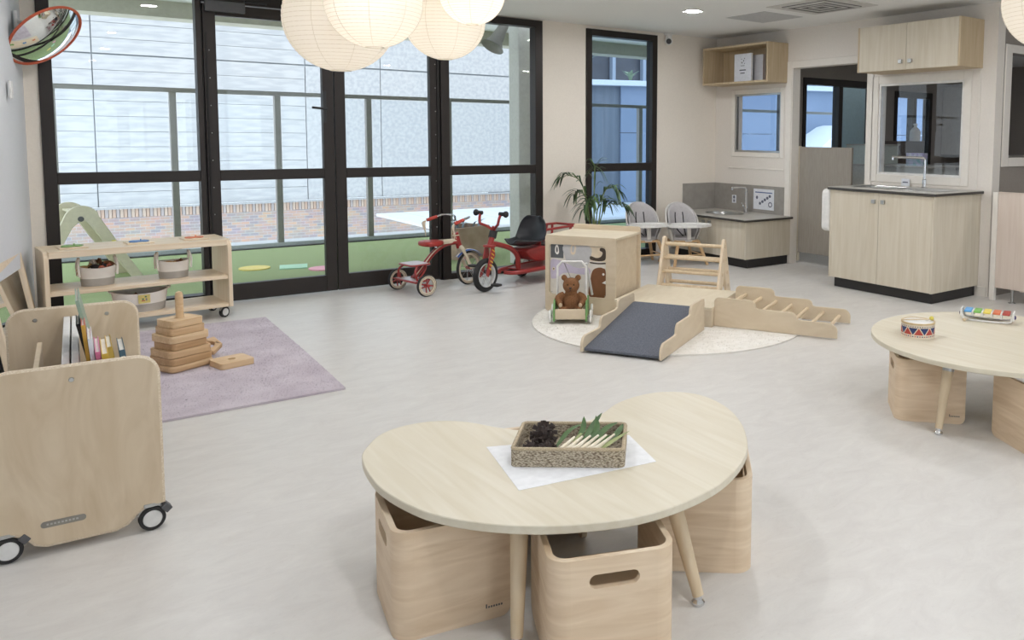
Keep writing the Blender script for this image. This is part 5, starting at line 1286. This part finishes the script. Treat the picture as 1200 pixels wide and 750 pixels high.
kb = thing('dark_bench', 'dark kitchen bench seen through the big window', 'bench', (0, 0, 0))
dkb = mat('dark_bench_laminate', (92, 82, 76), .5)
bx('carcass', dkb, kb, 9.98, 6.6, 0, 12.9, GY-.04, .86, .002); bx('bench_top', counter_m, kb, 9.95, 6.55, .86, 12.9, GY-.04, .89, .003); bx('upstand', dkb, kb, 9.98, GY-.10, .89, 11.0, GY-.04, 1.36, .002)
bottle('white plastic jug on the dark bench behind the big window', 10.75, 7.28, 1.36, white_plastic, .24, .08, True)
wc = thing('wall_cupboard', 'pale wall cupboard behind the big window', 'cupboard', (0, 0, 0))
bx('carcass', mat('cupboard_pale', (206, 200, 192), .5), wc, 11.55, 6.95, 1.15, 12.6, GY-.04, 2.2, .002); bx('cupboard_door', MATS['cupboard_pale'], wc, 11.57, 6.93, 1.17, 12.07, 6.949, 2.18, .002); bx('cupboard_door', MATS['cupboard_pale'], wc, 12.08, 6.93, 1.17, 12.58, 6.949, 2.18, .002)

# ================================================================ WALL AND CEILING FITTINGS
cx_ = thing('convex_mirror', 'round convex safety mirror with orange rim on the left wall', 'mirror', (.165, 6.88, 2.045))
nrm = Vector((.572, -.487, -.66)).normalized(); q = nrm.to_track_quat('Z', 'Y'); cx_.rotation_mode = 'QUATERNION'; cx_.rotation_quaternion = q
R_ = .245; dome = [(R_*sin(a)/sin(.62), R_*(cos(a)-cos(.62))/sin(.62)*.8) for a in [.62*(1-k/10) for k in range(11)]]
dome[-1] = (.0001, dome[-1][1])
MB().lathe(dome, 48, caps=False).build('mirror_dome', MIR, cx_, sharp=180)
MB().torus((0, 0, 0), R_+.003, .009, 'z', 48, 8).build('orange_rim', mat('mirror_orange', (196, 92, 62), .45), cx_)
MB().lathe([(R_, -.005), (R_*.9, -.02), (.0001, -.03)], 40, caps=False).build('back_shell', grey_plastic, cx_)
brk = MB(); bw = q.inverted() @ (Vector((.012, 6.93, 2.14))-cx_.location)
brk.tube([(0, 0, -.03), tuple(Vector((0, 0, -.06))), tuple(bw)], .012, 10).build('bracket_arm', white_plastic, cx_)
bp_ = MB().box(-.01, -.045, -.06, .01, .045, .06).build('bracket_plate', white_plastic, cx_, loc=tuple(bw), bevel=.004); bp_.rotation_mode = 'QUATERNION'; bp_.rotation_quaternion = q.inverted()
sw_ = thing('light_switch', 'white switch plate on the pale left wall', 'switch', (-.035, 6.5, 1.66), radians(-5.5))
bx('plate', white_plastic, sw_, -.002, -.04, -.055, .010, .04, .055, .003); bx('rocker', white_plastic, sw_, .010, -.012, -.02, .014, .012, .02, .001)
sc_ = thing('security_camera', 'small round white security camera high on the back wall', 'camera', (5.93, 7.30, 2.47))
MB().lathe([(.0, .105), (.055, .105), (.055, .095), (.038, .085), (.036, .03)], 24).build('mount', white_plastic, sc_)
MB().ball((0, 0, .02), .048).build('housing', white_plastic, sc_)
dl_ = Vector((-.55, -.80, -.18)).normalized()
MB().cyl(tuple(Vector((0, 0, .02))+dl_*.038), tuple(Vector((0, 0, .02))+dl_*.052), .031, .029, 20).build('lens', black_plastic, sc_)
gr = thing('ceiling_panel', 'flat square access panel in the ceiling beside the vent', 'panel', (0, 0, 0))
bx('panel', mat('panel_grey', (196, 195, 194), .7), gr, 5.585, 5.45, CZ-.004, 6.12, 5.99, CZ, .001)
vt = thing('ceiling_vent', 'square four way air vent in the ceiling', 'vent', (5.745, 4.90, CZ), 0)
bx('vent_frame', mat('vent_white', (208, 205, 200), .5), vt, -.335, -.365, -.006, .335, .365, 0, .002)
vc = MB(); dk_ = mat('vent_dark', (120, 117, 114), .7)
for k in range(6):
    s0 = .245-.04*k; s1 = s0-.024
    MB().prism([(-s0, -s0), (s0, -s0), (s0, s0), (-s0, s0)], -.022+.001*k, -.012+.001*k, holes=[[(-s1, -s1), (s1, -s1), (s1, s1), (-s1, s1)]]).build('louvre', MATS['vent_white'] if k % 2 == 0 else dk_, vt)
bx('vent_core', dk_, vt, -.25, -.25, -.012, .25, .25, -.006, 0)
# grey horn light outside the right fixed pane, hanging under the soffit
hl = thing('horn_light', 'grey horn shaped light hanging outside the top of the right pane', 'light', (4.08, 7.70, 2.60))
dv = Vector((-.52, -.1, -.80)).normalized(); qq = dv.to_track_quat('Z', 'Y')
o = MB().lathe([(.0, .02), (.03, .02), (.045, .06), (.05, .08), (.055, .16), (.066, .22), (.07, .26), (.10, .33), (.122, .355), (.112, .345), (.0, .29)], 28).build('horn', mat('horn_grey', (138, 136, 130), .6), hl); o.rotation_mode = 'QUATERNION'; o.rotation_quaternion = qq
MB().cyl((0, 0, 0), (.02, 0, .26), .012).build('hanger', grey_plastic, hl)

# ================================================================ TERRACE THINGS
for nm, x, y, kind, c, lb in (('turf_marker', 1.88, 9.14, 'disc', (238, 216, 116), 'yellow disc lying on the green turf outside'), ('turf_marker', 2.23, 9.01, 'square', (178, 222, 190), 'mint green square lying on the turf outside'), ('turf_marker', 2.45, 8.72, 'disc', (236, 164, 180), 'pink disc on the turf, split by the door frames')):
    out = circ(0, 0, .15, 32) if kind == 'disc' and 'yellow' in lb else (circ(0, 0, .14, 32) if kind == 'disc' else [(-.16, -.10), (.10, -.16), (.17, .10), (-.10, .15)])
    tag(MB().prism(out, -.0095, .002).build(nm, mat('marker_'+lb.split()[0], c, .6), None, loc=(x, y, 0)), lb, 'marker', 'coloured markers on the turf')
sl = thing('climbing_slide', 'cream climbing slide with rounded top outside the left pane', 'slide', (.43, 9.0, -.01), radians(8)); sl.scale = (1.1, 1.1, 1.1)
crm = mat('slide_cream', (206, 199, 174), .5)
for y in (0, .5):
    o = [(.43, 0), (.105, .585)]+[(-.01+.13*cos(a), .54+.13*sin(a)) for a in [radians(30+12*k) for k in range(11)]]+[(-.40, .0), (-.33, .0), (-.08, .49), (-.03, .535), (.02, .535), (.05, .50), (.35, 0)]
    b = MB().prism(o, y, y+.035, 'y'); b.build('side_frame', crm, sl, bevel=.004)
    MB().cyl((-.02, y-.006, .56), (-.02, y+.041, .56), .022, n=16).build('bolt', grey_plastic, sl)
bx('slide_deck', crm, sl, -.06, .035, .60, .04, .5, .62, .003)
MB().prism([(.09, .54), (.11, .56), (.43, .02), (.41, .0)], .035, .5, 'y').build('slide_board', crm, sl)
MB().prism([(-.002+.19, .365), (.20+.02, .365-.002), (.275, .27), (.245, .27)], -.002, 0, 'y').build('yellow_patch', mat('slide_yellow', (232, 214, 90), .5), sl)
pt = thing('outdoor_planter', 'brown square planter with silvery plants outside behind the tricycles', 'planter', (4.02, 8.72, -.01), radians(20))
plm = mat('planter_brown', (186, 160, 138), .6, c2=(168, 142, 120), scale=6)
MB().prism(rr(-.26, -.2, .26, .2, .03, 4), 0, .36, holes=[rr(-.23, -.17, .23, .17, .02, 4)]).build('planter_box', plm, pt, bevel=.006); bx('soil', MATS['potting_soil'], pt, -.23, -.17, .0, .23, .17, .31, 0)
random.seed(9); sv = mat('silver_leaf', (150, 166, 176), .5)
for k in range(16):
    a = random.uniform(0, 2*pi); l = random.uniform(.10, .2); p = (random.uniform(-.18, .18), random.uniform(-.12, .12), .31)
    blade(MB(), [Vector((0, 0, 0)), Vector((cos(a)*l*.4, sin(a)*l*.4, l*.6)), Vector((cos(a)*l, sin(a)*l, l*.8))], .012).build('leaf', sv, pt, loc=p)
ag_m = mat('agave_leaf', (128, 146, 118), .5)
for i, (x, h, lb) in enumerate(((.6, .75, 'spiky plant on the planted ledge, largest and furthest left'), (2.1, .3, 'low spiky plant on the planted ledge, second from the left'), (2.9, .25, 'small spiky plant on the planted ledge, third from the left'), (3.9, .4, 'spiky plant on the planted ledge, near the right frame'), (5.0, .5, 'spiky plant on the planted ledge, hidden by the wall'))):
    t = thing('agave_plant', lb, 'plant', (11.0, 18.2, 0), 0, 'spiky plants on the ledge')
    for k in range(14):
        a = 2*pi*k/14+i; l = h*(.8+.3*(k % 3)/2)
        blade(MB(), [Vector((0, 0, 0)), Vector((cos(a)*l*.3, sin(a)*l*.3, l*.6)), Vector((cos(a)*l*.8, sin(a)*l*.8, l*.9))], .035*(1+h)).build('leaf', ag_m, t, loc=(x, .2, 2.86))
LEDGE_TURN = radians(-20)
for o in [LW]+[o for o in bpy.data.objects if o.get('category') == 'plant' and 'ledge' in o['label']]: o.rotation_euler[2] = LEDGE_TURN
